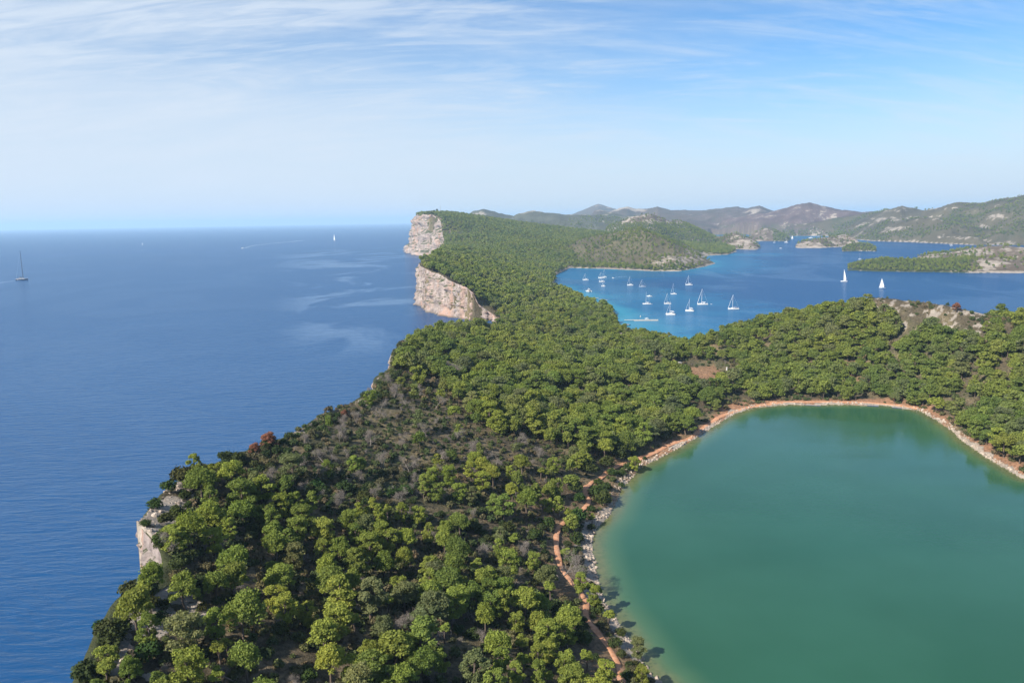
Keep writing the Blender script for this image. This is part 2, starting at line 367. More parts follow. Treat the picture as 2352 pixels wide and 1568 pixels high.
def range_height(r):
    p = np.array([(az_of(a, b), d, at_d(a, b, d)[2] - r['veg']) for a, b, d in r['pts']])
    rc = np.interp(AZg, p[:, 0], p[:, 1]); zc_ = np.interp(AZg, p[:, 0], p[:, 2])
    fr = fbm(AZg * 90, AZg * 0 + r['seed'] * 3.3, 4, r['seed'])
    zc_ = zc_ * (1 + 0.05 * fr)
    inside = (AZg > p[0, 0]) & (AZg < p[-1, 0])
    span = p[-1, 0] - p[0, 0]
    ea = np.clip((AZg - p[0, 0]) / (.16 * min(span, .5)), 0, 1); eb = np.clip((p[-1, 0] - AZg) / (.16 * min(span, .5)), 0, 1)
    end = np.sqrt(np.clip(1 - (1 - ea) ** 2, 0, 1) * np.clip(1 - (1 - eb) ** 2, 0, 1))
    ez = np.clip((AZg - p[0, 0]) / (.05 * span), 0, 1) * np.clip((p[-1, 0] - AZg) / (.05 * span), 0, 1)
    zc_ = zc_ * ((.35 + .65 * end) if r['name'] == 'islet' else (.25 + .75 * ez))
    wf = r['wf'] * (1 + 0.18 * fbm(AZg * 25, AZg * 0, 3, 30 + r['seed'])); wb = r['wb'] * (.15 + .85 * end)
    wf = wf * (.15 + .85 * end)
    t = np.where(Rg < rc, (rc - Rg) / wf, (Rg - rc) / wb)
    k = np.clip(t, 0, 1)
    prof = 0.45 * (0.5 + 0.5 * np.cos(np.pi * k)) + 0.55 * (1 - k) ** 1.15
    sc_ = r['wf'] * 0.33
    rough = (fbm(X / sc_, Y / sc_, 5, 40 + r['seed'])) * r['amp'] * 2.0
    z = zc_ * prof + rough * np.sin(np.pi * np.clip(k, 0, 1)) * (t < 1)
    return np.where(inside & (t < 1) & (zc_ > 0), z, -12)
region = np.where(Z > -5, 0, -1)
for i, r in enumerate(RANGES):
    h = range_height(r)
    h = np.where(inbay, -12, h)
    h = np.minimum(h, 0.8 + 0.5 * d_bayf)
    up_ = h > Z
    region[up_] = i + 1; Z = np.maximum(Z, h)
for i, r in enumerate(ISLETS):
    h = range_height(r)
    up_ = (h > Z) & (h > -0.3)
    region[up_] = 20 + i; Z = np.where(up_, h, Z)
wet = inlake
Z[wet] = np.minimum(-0.15 - 0.12 * dl[wet], -0.15)
bw = inbay & (region < 20)
Z[bw] = np.minimum(-0.2 - 0.12 * np.minimum(d_bay, d_bayf)[bw], -0.2)
Z = np.maximum(Z, -15)
region[wet] = 0

def ground(x, y):
    x, y = np.asarray(x, float), np.asarray(y, float)
    a = (np.arctan2(x, y) - AZ0) / (AZ1 - AZ0) * (NA - 1); l = (np.log(np.maximum(np.hypot(x, y), 59)) - LR0) / (LR1 - LR0) * (NR - 1)
    a, l = np.clip(a, 0, NA - 1.001), np.clip(l, 0, NR - 1.001)
    i, j = l.astype(int), a.astype(int); fi, fj = l - i, a - j
    return (Z[i, j] * (1 - fj) + Z[i, j + 1] * fj) * (1 - fi) + (Z[i + 1, j] * (1 - fj) + Z[i + 1, j + 1] * fj) * fi
def cell(arr, x, y):
    a = np.clip(((np.arctan2(x, y) - AZ0) / (AZ1 - AZ0) * (NA - 1)).round().astype(int), 0, NA - 1)
    l = np.clip(((np.log(np.maximum(np.hypot(x, y), 59)) - LR0) / (LR1 - LR0) * (NR - 1)).round().astype(int), 0, NR - 1)
    return arr[l, a]
def at_ground(dx, dy, up=0.0):       # where the sight line through a survey pixel meets the ground (raised by up)
    d = ray(dx, dy); t = np.linspace(60, 1400, 5400)
    x, y, z = d[0] * t, d[1] * t, CAM_H + d[2] * t
    g = ground(x, y) + up
    hit = np.nonzero((z <= g) & (g > up - .1))[0]
    if len(hit) == 0: return None
    k = hit[0]; return np.array([x[k], y[k], g[k] - up])

# ------------------------------------------------------------------ what covers the ground
PX, PY = project(X, Y, Z)
def zone(poly): return in_poly(PX, PY, poly)
SCRUB = [(560,1040),(700,985),(860,890),(930,850),(1010,880),(1090,980),(1190,1010),(1330,1040),(1280,1130),(1100,1180),(900,1200),(760,1180),(640,1130),(480,1140)]
BARE_TOP = [(1975,680),(2120,680),(2235,694),(2275,716),(2290,745),(2240,778),(2160,775),(2080,752),(2010,722)]
ROCKY_LIP = [(300,1330),(300,1200),(375,1120),(445,1105),(440,1150),(400,1210),(380,1250)]
LEDGE = [(258,1480),(258,1412),(335,1385),(370,1335),(400,1335),(490,1400),(480,1425),(410,1430),(375,1460),(335,1485),(370,1568),(245,1568),(265,1510)]
GAP1 = [(880,1175),(1080,1205),(1290,1215),(1285,1290),(1180,1290),(1050,1225),(880,1215)]
SADDLE = [(1540,800),(1690,790),(1700,900),(1600,900),(1555,860)]
POCKET = [(1560,845),(1640,838),(1665,862),(1645,885),(1585,880)]
n_big = fbm(X / 45, Y / 45, 4, 51); n_mid = fbm(X / 11, Y / 11, 4, 52); n_sm = fbm(X / 3.2, Y / 3.2, 3, 53)
rock = np.zeros(X.shape)
main0 = region == 0
shore_rim = smooth(np.where(Rg > 330, 2.6, 3.6), 1.0, dl + n_mid * 5 + n_big * 4) * (Rg < 1000)
rock = np.maximum(rock, shore_rim)
rock = np.maximum(rock, .8 * smooth(7, 1, d_cl + 5 - n_mid * 16) * main0 * (Rg < 900))
rock = np.maximum(rock, zone(BARE_TOP) * (Rg > 450) * .8 * smooth(-.12, .34, n_sm * 1.2 + n_mid * .5) * main0)
rock = np.maximum(rock, zone(ROCKY_LIP) * smooth(-.15, .2, n_sm + n_mid + .28) * (Rg < 300))
rock = np.maximum(rock, zone(LEDGE) * smooth(-.5, .0, n_sm + n_mid * .6 + .1) * (Rg < 300))
rock = np.maximum(rock, smooth(6, 1.5, Z + n_big * 1.5) * (d_bay < 9) * main0 * (Z > 0))
soil = smooth(np.where(Rg > 330, 10, 24), 5, dl + n_big * 14) * (Rg < 1000) * np.where(Rg > 330, .95, .40 + .5 * smooth(.05, .3, n_mid))
soil = np.maximum(soil, zone(GAP1) * smooth(-.1, .35, n_mid + n_sm * .4) * .7 * (Rg < 400))
soil = np.maximum(soil, zone(POCKET) * (Rg < 700) * .6)
soil = np.maximum(soil, smooth(.25, .5, n_big + n_mid * .5) * .5 * main0)
R_ = np.array
dry, humus, green = R_((.225, .170, .105)), R_((.085, .070, .046)), R_((.078, .082, .042))
g = np.empty(X.shape + (3,))
t1 = smooth(-.3, .35, n_big + n_mid * .7)[..., None]; t2 = smooth(-.2, .3, n_mid + n_sm * .6)[..., None]
g[:] = humus * (1 - t1) + green * t1
g = g * (1 - .5 * t2) + dry * .5 * t2
nearw = smooth(400, 300, Rg)[..., None] * .75
g = g * (1 - soil[..., None]) + (R_((.30, .165, .10)) * (1 - nearw) + R_((.25, .17, .105)) * nearw) * soil[..., None]
# far hills: stony heath colours
rk = np.zeros(X.shape)
veg = np.zeros(X.shape)                     # how closely trees stand
for i, r in enumerate(RANGES):
    mk = region == i + 1
    if not mk.any(): continue
    a = r['wf']
    nb = fbm(X / 260, Y / 260, 4, 70 + i); nm = fbm(X / 70, Y / 70, 4, 90 + i); ns = fbm(X / 22, Y / 22, 3, 95)
    if r['name'] == 'mid':
        k = np.clip(smooth(1380, 1540, PX + nb * 60) * smooth(548, 575, PY + nb * 20) + smooth(1560, 1620, PX), 0, 1)
        rr = k * (.42 + .5 * nm) + .12; v = .42 - .30 * k + .35 * nm
        v = np.maximum(v, .85 * smooth(604, 616, PY + nm * 12 + ns * 8))
        v = np.maximum(v, smooth(572, 600, PY + nb * 30) * smooth(1480, 1400, PX))
    elif r['name'] == 'grey':
        rr = .55 + .6 * nm; v = np.where(PY > 512, .8, .15) + .2 * nb
    elif r['name'] == 'pale':
        rr = .34 + .5 * nm + .3 * ns; v = .10 + .5 * smooth(500, 520, PY)
    elif r['name'] in ('east', 'spurs', 'low'):
        lay_ = fbm(Z / 9 + nb * 3, (X + Y) / 500, 3, 99); rr = smooth(-.02, .30, nb + nm * .5) * smooth(-.2, .3, ns * .6 + lay_) * .72; v = .54 - .70 * smooth(-.14, .26, nb + nm * .4)
    elif r['name'] == 'west':
        rr = .7 * smooth(.22, .5, nb + nm * .4); v = .22 + .5 * nb + .4 * nm - .3 * rr
    else:
        rr = smooth(.05, .45, nb + nm * .3); v = .5 - .5 * rr
    rk[mk] = rr[mk]; veg[mk] = np.clip(v, 0, 1)[mk]
    heath = R_((.120, .104, .062)) if r['name'] == 'mid' else R_((.105, .082, .062)) if r['name'] not in ('pale', 'back', 'far_peak') else R_((.105, .075, .072))
    if r['name'] in ('east', 'spurs', 'low'): heath = R_((.088, .076, .046))
    if r['name'] == 'west': heath = R_((.078, .078, .056))
    g[mk] = heath * (1 + 0.5 * nm[mk][:, None])
for i, r in enumerate(ISLETS):
    mk = region == 20 + i
    nm = fbm(X / 40, Y / 40, 4, 120 + i); ns = fbm(X / 12, Y / 12, 3, 125)
    rr = .50 + .55 * nm + .35 * ns; v = .45 * smooth(.2, -.2, nm)
    if i == 1: v = np.where(PX > 1775, .8, .12)
    if i == 3: v = .75 + 0 * nm; rr = rr * .35
    if i == 4: v = .12 + .2 * smooth(0, .3, nm); rr = np.maximum(rr, .4)
    if i == 5: k = smooth(2290, 2180, PX + nm * 60); v = .15 + .85 * k; rr = rr * (1 - .6 * k)
    rk[mk] = rr[mk]; veg[mk] = np.clip(v, 0, 1)[mk]
    g[mk] = R_((.135, .105, .075)) * (1 + .4 * nm[mk][:, None])
rock = np.where(region > 0, rk, rock)
rim = smooth(3.6, 1.2, Z) * ((region >= 20) | (d_bayf < 40)) * (Z > -1) * (Rg > 1300)
rock = np.maximum(rock, rim)
# ------------------------------------------------------------------ ground material and meshes
def ground_material():
    t = NT('ground_soil_and_rock'); p = t.pos()
    col = t.attr('gcol', 'Color'); rk_ = t.attr('rock'); vg = t.attr('veg')
    n1 = t.noise(p, 0.9, 5, .65); n2 = t.noise(p, 0.12, 5, .6); n3 = t.noise(p, 3.5, 3, .6)
    c = t.mix(1.0, col, t.mix(t.ss(n1, .3, .7), (.55, .55, .55), (1.5, 1.45, 1.4)), 'MULTIPLY')
    c = t.mix(t.ss(n3, .45, .7, 0, .55), c, t.mix(1.0, c, (.45, .5, .42), 'MULTIPLY'))
    stone = t.mix(t.ss(n2, .35, .65), (.27, .225, .18), (.40, .335, .27))
    stone = t.mix(t.ss(n1, .42, .62, 0, .75), stone, (.21, .19, .165))
    farm = t.attr('far')
    nf = t.noise(t.map(p, (1, 1, 2.2)), .045, 6, .68)
    nd = t.mix(farm, n1, nf)
    thr = t.math('ADD', t.math('MULTIPLY', rk_, 1.0), t.math('MULTIPLY', t.math('SUBTRACT', nd, .5), 2.0))
    thr = t.math('SUBTRACT', thr, t.math('MULTIPLY', farm, .12))
    c = t.mix(t.ss(thr, .38, .62), c, stone)
    # scrub dots on the far slopes
    vor = t.node('ShaderNodeTexVoronoi', {'Vector': t.map(p, (1, 1, .4)), 'Scale': .11, 'Randomness': 1.0}).outputs['Distance']
    vor2 = t.node('ShaderNodeTexVoronoi', {'Vector': t.map(p, (1, 1, .4)), 'Scale': .22, 'Randomness': 1.0}).outputs['Distance']
    dots = t.math('MAXIMUM', t.ss(t.math('SUBTRACT', vor, t.math('MULTIPLY', vg, .75)), .06, -.06), t.ss(t.math('SUBTRACT', vor2, t.math('MULTIPLY', vg, .5)), .06, -.06))
    c = t.mix(t.math('MULTIPLY', dots, farm), c, t.mix(n1, (.030, .045, .018), (.060, .072, .026)))
    h = t.math('ADD', t.math('MULTIPLY', n1, .5), t.math('MULTIPLY', n3, .15))
    return t.done(t.bsdf(c, .95, t.bump(h, .8, 1.2), **{'Specular IOR Level': .1}))
GROUND = ground_material()
far_w = np.where((region > 0), 1.0, 0.0) * smooth(1500, 1700, Rg)
idx = np.arange(NR * NA).reshape(NR, NA)
q0 = np.stack([idx[:-1, :-1], idx[:-1, 1:], idx[1:, 1:], idx[1:, :-1]], -1).reshape(-1, 4)
regf = region.ravel()
VX = np.stack([X, Y, Z], -1).reshape(-1, 3)
zq = Z.ravel()[q0]
alive = zq.max(1) > -2.5
qreg = regf[q0].max(1)
names = {0: 'terrain'}
for i, r in enumerate(RANGES): names[i + 1] = 'hills'
for i, r in enumerate(ISLETS): names[20 + i] = 'islet'
labels = {0: ('pine covered neck of land between the open sea and the green lake', 'terrain')}
HL = ['distant blue cone shaped peak, highest on the skyline', 'hazy row of low dark hills right of the blue peak', 'bare pale pinkish hill with a broad rounded summit on the skyline',
      'long green forested ridge behind the cliff headland', 'grey stony knoll between green ridge and the bay head', 'low dark wooded slope at the head of the blue inlet',
      'big stony heath hill rising on the far side of the bay', 'striped rocky spurs sloping down to the far bay shore', 'rounded scrubby hill with stony right flank above the anchorage']
IL = ['dark stony islet hump closing the inlet, left of the channel', 'small round rocky islet with dark trees on one side of the inlet', 'long low stony islet with pale shoreline in mid channel',
      'tiny flat islet covered in dark scrub', 'bare stony point reaching out behind the wooded spit', 'low wooded spit with white stone shoreline behind the two sailing yachts']
for i, s_ in enumerate(HL): labels[i + 1] = (s_, 'hills')
for i, s_ in enumerate(IL): labels[20 + i] = (s_, 'islet')
def submesh(name, qs, label, cat):
    used, inv = np.unique(qs, return_inverse=True)
    me = np_mesh(name, VX[used], inv.reshape(-1, 4), mats=[GROUND], smooth_=True, attrs=[
        ('gcol', 'FLOAT_COLOR', np.concatenate([g.reshape(-1, 3)[used], np.ones((len(used), 1))], 1)),
        ('rock', 'FLOAT', rock.ravel()[used]), ('veg', 'FLOAT', veg.ravel()[used]), ('far', 'FLOAT', far_w.ravel()[used])])
    return tag(link(bpy.data.objects.new(name, me)), label, cat, kind='structure')
for k in sorted(names):
    s_ = alive & ((qreg == k) if k else (qreg <= 0))
    if s_.any(): submesh(names[k], q0[s_], *labels[k])

# ------------------------------------------------------------------ water
def sea_material():
    t = NT('sea_water'); p = t.pos()
    sh = t.attr('shal'); tq = t.attr('turq')
    deep = t.mix(t.noise(p, .004, 3), (.0030, .046, .142), (.0042, .060, .172))
    c = t.mix(t.ss(tq, 0, 1, 0, .5), deep, (.010, .16, .29))
    c = t.mix(t.ss(sh, .15, 1.1, 0, .8), c, (.030, .27, .35))
    def waves(rot, sx, sy, sc_, det):
        return t.noise(t.map(p, (sx, sy, 1), (0, 0, math.radians(rot))), sc_, det, .55, .4)
    h = t.math('ADD', t.math('MULTIPLY', waves(-38, .24, 1, .30, 5), .85), t.math('MULTIPLY', waves(-25, .40, 1, .9, 3), .16))
    h = t.math('ADD', h, t.math('MULTIPLY', waves(-48, .5, 1, .08, 2), .9))
    slick = t.ss(t.noise(t.map(p, (1, .55, 1), (0, 0, .5)), .0045, 4, .6, 1.2), .48, .60)
    slick = t.math('MULTIPLY', slick, t.attr('open'))
    amp = t.math('MULTIPLY', t.math('SUBTRACT', 1.0, t.math('MULTIPLY', slick, .55)), t.attr('rough'))
    nrm = t.node('ShaderNodeBump', {'Height': h, 'Strength': amp, 'Distance': 1.0}).outputs[0]
    fr = t.node('ShaderNodeFresnel', {'IOR': 1.33, 'Normal': nrm}).outputs[0]
    body = t.node('ShaderNodeBsdfDiffuse', {0: c, 'Normal': nrm}).outputs[0]
    gl = t.node('ShaderNodeBsdfGlossy', {0: (.84, .93, 1, 1), 'Roughness': .12, 'Normal': nrm}, distribution='GGX').outputs[0]
    fac = t.math('MINIMUM', t.math('MULTIPLY', fr, .95), t.math('ADD', t.math('SUBTRACT', .28, t.math('MULTIPLY', t.math('SUBTRACT', 1.0, t.attr('rough')), .3)), t.math('MULTIPLY', slick, .18)))   # steep wavelets keep a rough sea from mirroring fully
    return t.done(t.node('ShaderNodeMixShader', {0: fac, 1: body, 2: gl}).outputs[0])
saz = np.concatenate([np.radians(np.arange(-180, -44, 4.0)), np.radians(np.arange(-44, 46, .2)), np.radians(np.arange(46, 180.1, 4.0))])
srr = np.concatenate([[.5], np.exp(np.linspace(math.log(40), math.log(5200), 330)), np.exp(np.linspace(math.log(5400), math.log(42000), 30))])
SA, SR = np.meshgrid(saz, srr)
sx_, sy_ = SR * np.sin(SA), SR * np.cos(SA)
inb = in_poly(sx_, sy_, BAY)
gz = ground(sx_, sy_)
d_neck = dist_line(sx_, sy_, BAY_NECK); d_far = dist_line(sx_, sy_, BAY_FAR[-8:] + [BAY_NECK[0]])
d_in = dist_line(sx_, sy_, BAY_FAR[6:15]); d_hill = dist_line(sx_, sy_, BAY_HILL[:3])
wob = fbm(sx_ / 60, sy_ / 60, 3, 77)
shal = inb * np.maximum.reduce([smooth(95, 10, d_neck + wob * 60) * smooth(1450, 1250, SR) * (.75 + .5 * wob), smooth(60, 5, d_hill) * .9, smooth(65, 5, d_far + wob * 30) * .55, smooth(120, 10, d_in) * .5,
    .8 * smooth(90, 0, np.hypot(sx_ - BAY_NECK[-1][0], sy_ - BAY_NECK[-1][1] - 15))])
turq = inb * np.maximum.reduce([smooth(300, 20, d_neck + wob * 120) * smooth(1700, 1100, SR), smooth(260, 20, d_far + wob * 80) * .8, smooth(450, 30, d_in) * .8, .8 * smooth(330, 60, np.hypot(sx_ - at_z(1330, 630)[0], sy_ - at_z(1330, 630)[1]))])
rough_w = np.where(inb, .8, 1.0)
spx, spy = project(sx_, sy_, 0 * sx_)
open_ = smooth(.08, .0, np.abs(np.arctan2(sx_, sy_) - az_of(845)) - .055 + 0 * SR) * smooth(620, 760, SR) * smooth(3900, 2600, SR)
open_ = np.where(inb, .5, np.maximum(open_, .12))
nsr, nsa = SA.shape
sid = np.arange(nsr * nsa).reshape(nsr, nsa)
sq = np.stack([sid[:-1, :-1], sid[:-1, 1:], sid[1:, 1:], sid[1:, :-1]], -1).reshape(-1, 4)
dry_ = (gz > 6) & (d_cl[0, 0] > -1)
drop = dry_.ravel()[sq].all(1) & (SR.ravel()[sq].max(1) < 11000) & (np.abs(SA.ravel()[sq]).max(1) < .74)
me = np_mesh('sea', np.stack([sx_, sy_, 0 * sx_], -1).reshape(-1, 3), sq[~drop], mats=[sea_material()], smooth_=True,
             attrs=[('shal', 'FLOAT', shal), ('turq', 'FLOAT', turq), ('rough', 'FLOAT', rough_w), ('open', 'FLOAT', open_)])
tag(link(bpy.data.objects.new('sea', me)), 'blue sea with fine ripples reaching to the horizon and into the bay', 'sea', kind='structure')

def lake_material():
    t = NT('lake_water'); p = t.pos(); d = t.attr('depth')
    n = t.noise(p, .02, 3)
    n2 = t.noise(p, .35, 4, .6)
    c = t.mix(t.ss(n, .3, .7), (.020, .080, .041), (.025, .094, .052))
    green = t.mix(t.ss(n2, .3, .7), (.10, .115, .045), (.145, .140, .062))
    spots = t.ss(t.noise(p, .9, 4, .7), .54, .66, 0, .8)
    green = t.mix(spots, green, (.05, .055, .03))
    c = t.mix(t.ss(d, 3, 13), t.mix(t.ss(d, 0, 7), green, (.060, .125, .060)), c)
    h = t.math('ADD', t.math('MULTIPLY', t.noise(t.map(p, (.5, 1, 1), (0, 0, .3)), 1.6, 3), .05), t.math('MULTIPLY', t.noise(p, .35, 2), .06))
    ruf = t.ss(t.noise(t.map(p, (.35, 1, 1), (0, 0, .25)), .03, 4, .6), .38, .62, .05, .17)
    return t.done(t.bsdf(c, ruf, t.bump(h, .45, 1.0), **{'IOR': 1.33, 'Specular IOR Level': .5}))
la = np.radians(np.arange(-40, 78, .4)); lrr = np.exp(np.linspace(math.log(8), math.log(620), 230))
LA, LRR = np.meshgrid(la, lrr)
lx, ly = LRR * np.sin(LA), LRR * np.cos(LA)
dl_ = dist_line(lx, ly, LAKE, True); inl = in_poly(lx, ly, LAKE)
nl_, ml_ = LA.shape
lid = np.arange(nl_ * ml_).reshape(nl_, ml_)
lq = np.stack([lid[:-1, :-1], lid[:-1, 1:], lid[1:, 1:], lid[1:, :-1]], -1).reshape(-1, 4)
ok_ = (inl | (dl_ < 6)).ravel()[lq].all(1)
me = np_mesh('lake', np.stack([lx, ly, 0 * lx + .3], -1).reshape(-1, 3), lq[ok_], mats=[lake_material()], smooth_=True, attrs=[('depth', 'FLOAT', np.where(inl, dl_, 0))])
tag(link(bpy.data.objects.new('lake', me)), 'calm turquoise green salt lake enclosed by pine woods', 'lake', kind='structure')

# ------------------------------------------------------------------ cliffs
def cliff_material():
    t = NT('limestone'); p = t.pos()
    st = t.map(p, (1, 1, .16)); lay = t.map(p, (.15, .15, 1.1))
    n1 = t.noise(st, .22, 6, .62, .5); n2 = t.noise(p, .9, 5, .65); n3 = t.noise(st, .06, 4, .55, .8); n4 = t.noise(lay, .55, 3)
    c = t.mix(t.ss(n1, .36, .66), (.225, .180, .160), (.385, .318, .285))
    c = t.mix(t.ss(n3, .52, .66, 0, .62), c, (.38, .215, .145))
    c = t.mix(t.ss(t.noise(st, .5, 4, .6), .56, .72, 0, .7), c, (.21, .20, .195))
    c = t.mix(t.ss(t.noise(t.map(p, (1, 1, .5)), .022, 4, .6, 1.0), .54, .66, 0, .55), c, (.20, .165, .15))
    c = t.mix(t.ss(t.noise(t.map(p, (1, 1, .4), (0, 0, 0), (40, 9, 3)), .03, 4, .6, .6), .52, .64, 0, .5), c, (.40, .235, .165))
    c = t.mix(t.ss(n2, .55, .75, 0, .5), c, (.24, .205, .175))
    c = t.mix(t.ss(n4, .58, .7, 0, .35), c, (.30, .26, .22))
    nz = t.node('ShaderNodeSeparateXYZ', {0: t.node('ShaderNodeNewGeometry').outputs['True Normal']}).outputs[2]
    z = t.node('ShaderNodeSeparateXYZ', {0: p}).outputs[2]
    grow = t.math('MULTIPLY', t.ss(t.math('ADD', nz, t.math('MULTIPLY', n2, .5)), .72, .95), t.ss(z, 5, 14))
    c = t.mix(grow, c, (.055, .062, .028))
    c = t.mix(t.ss(z, 2.4, .8, 0, .75), c, (.09, .075, .06))
    h = t.math('ADD', t.math('MULTIPLY', n1, 1.3), t.math('MULTIPLY', n2, .6))
    return t.done(t.bsdf(c, .92, t.bump(h, .9, 1.6), **{'Specular IOR Level': .15}))
LIMESTONE = cliff_material()
def cliff(name, pts, step, vstep, amp, batter, seed, label, foot=0.0, flute=1.0, notches=()):
    P_ = np.array([q[:3] for q in pts], float)
    seg = np.hypot(*np.diff(P_[:, :2], axis=0).T); s = np.concatenate([[0], np.cumsum(seg)])
    nu = max(6, int(s[-1] / step)); u = np.linspace(0, s[-1], nu)
    px_ = np.interp(u, s, P_[:, 0]); py_ = np.interp(u, s, P_[:, 1]); pz_ = np.interp(u, s, P_[:, 2])
    w = max(3, int(14 / step))
    ker = np.hanning(2 * w + 1); ker /= ker.sum()
    sm = lambda a: np.convolve(np.pad(a, w, 'edge'), ker, 'valid')
    px_, py_ = sm(px_), sm(py_)
    tx, ty = np.gradient(px_), np.gradient(py_); L = np.hypot(tx, ty) + 1e-9
    nx, ny = -ty / L, tx / L
    gz_ = np.maximum(pz_, ground(px_ - nx * 2, py_ - ny * 2)) - .15
    nv = max(8, int(gz_.max() / vstep)) + 4
    v = np.concatenate([[-.08, -.03], np.linspace(0, 1, nv)])
    U, V_ = np.meshgrid(u, v)
    zt_, zz = gz_[None, :], gz_[None, :] * (1 - np.clip(V_, 0, 1)) - 3 * np.clip(V_, 0, 1)
    bt = np.clip(V_, 0, 1)
    big = fbm(U / (amp * 7), zz * .25 / (amp * 7), 3, seed)                   # buttresses
    fl = np.abs(fbm(U / (amp * 1.7), zz * .10 / amp, 4, seed + 5))             # vertical flutes
    led = fbm(U / (amp * 6), zz / (amp * 1.1), 3, seed + 9)                    # ledges
    out = batter * zt_ * bt ** 1.25 + (amp * 2.0 * big + amp * 1.5 * flute * (fl - .2) + amp * .7 * led) * np.clip(V_ * 8 + .1, 0, 1) * (.5 + .5 * bt)
    out = out + foot * smooth(.78, 1.0, bt) * (1 + 1.5 * big) + 0.3
    med = fbm(U / (amp * 1.5) + 9, zz / (amp * 1.3), 5, seed + 17, .6)
    out = out + amp * 1.1 * med * np.clip(V_ * 10, 0, 1)
    for f, wd, dp in notches:
        out = out - dp * np.exp(-((U - f * s[-1]) / wd) ** 2) * smooth(0, .12, V_) * smooth(1.0, .6, bt)
    out = np.where(V_ < 0, V_ * np.minimum(zt_, 45) * .9, out)
    zz = zz + np.where(V_ < 0, V_ * 22, 0)
    x = px_[None, :] + nx[None, :] * out; y = py_[None, :] + ny[None, :] * out
    zz = zz + fbm(U / (amp * 2.2), V_ * 4, 3, seed + 13) * amp * .35 * (V_ >= 0) * (1 - bt)
    a = np.arange(U.size).reshape(U.shape)
    qs = np.stack([a[:-1, :-1], a[:-1, 1:], a[1:, 1:], a[1:, :-1]], -1).reshape(-1, 4)
    me = np_mesh(name, np.stack([x, y, zz], -1).reshape(-1, 3), qs, mats=[LIMESTONE], smooth_=False)
    return tag(link(bpy.data.objects.new(name, me)), label, 'cliff', kind='structure')
cliff('cliff', near_cliff + COVE, .7, .7, 1.8, .10, 3, 'near limestone cliff dropping from the pine edge into the sea')
cliff('cliff', [COVE[-1]] + cliff2 + HID[:2], 1.6, 1.6, 4.2, .06, 13, 'white and orange fluted sea cliff beyond the cove', 1.5, .9, [(.66, 5, 8), (.38, 6, 7), (.55, 4, 5), (.80, 5, 7), (.27, 5, 6)])
cliff('cliff', HID[1:] + cliff3 + BACK[:1], 5.0, 3.2, 17.0, .11, 23, 'tall pinkish cliff headland at the far end of the coast', 8.0, 1.2, [(.52, 22, 34), (.40, 30, 26), (.62, 16, 18), (.30, 26, 20), (.72, 30, 22)])
# ------------------------------------------------------------------ plants
rs = np.random.RandomState(11)
def leaf_material(name, ramp, transl=.40, zone_shift=True):
    t = NT(name)
    oi = t.node('ShaderNodeObjectInfo')
    cr_ = t.node('ShaderNodeValToRGB', {0: oi.outputs['Random']})
    el = cr_.color_ramp.elements
    for i, (ps, c) in enumerate(ramp):
        e_ = el[i] if i < 2 else el.new(ps)
        e_.position = ps; e_.color = (*c, 1)
    c = t.mix(oi.outputs['Alpha'], cr_.outputs[0], oi.outputs['Color'])
    p = t.pos()
    n = t.noise(p, 1.1, 3, .6); n2 = t.noise(p, .018, 3)
    c = t.mix(1.0, c, t.mix(t.ss(n, .3, .7), (.68, .72, .7), (1.28, 1.22, 1.1)), 'MULTIPLY')
    c = t.mix(1.0, c, t.mix(t.ss(n2, .35, .65), (.86, .92, .95), (1.12, 1.06, 1.0)), 'MULTIPLY')
    d = t.node('ShaderNodeBsdfDiffuse', {0: c}).outputs[0]
    tr = t.node('ShaderNodeBsdfTranslucent', {0: t.mix(1.0, c, (1.15, 1.15, .6), 'MULTIPLY')}).outputs[0]
    return t.done(t.node('ShaderNodeMixShader', {0: transl, 1: d, 2: tr}).outputs[0])
T_YEL, T_MID, T_OLI, T_DRK, T_RED, T_GRY = (.240, .280, .064), (.176, .226, .058), (.178, .195, .090), (.036, .056, .023), (.30, .135, .095), (.20, .17, .15)
PINE = leaf_material('pine_needles', [(0, (.120, .166, .052)), (.22, (.222, .262, .064)), (.45, (.160, .206, .058)), (.62, (.236, .270, .068)), (.8, (.168, .188, .094)), (1, T_YEL)])
SCRUB_M = leaf_material('scrub_leaves', [(0, (.055, .078, .033)), (.35, (.078, .098, .041)), (.55, (.092, .100, .046)), (.72, (.135, .118, .068)), (.86, (.165, .125, .082)), (1, (.070, .090, .038))], .12)
BARK = flat('bark', (.125, .095, .075), .95, .05)
DEADWOOD = flat('dead_wood', (.215, .185, .16), .95, .05)
ROCKS = LIMESTONE

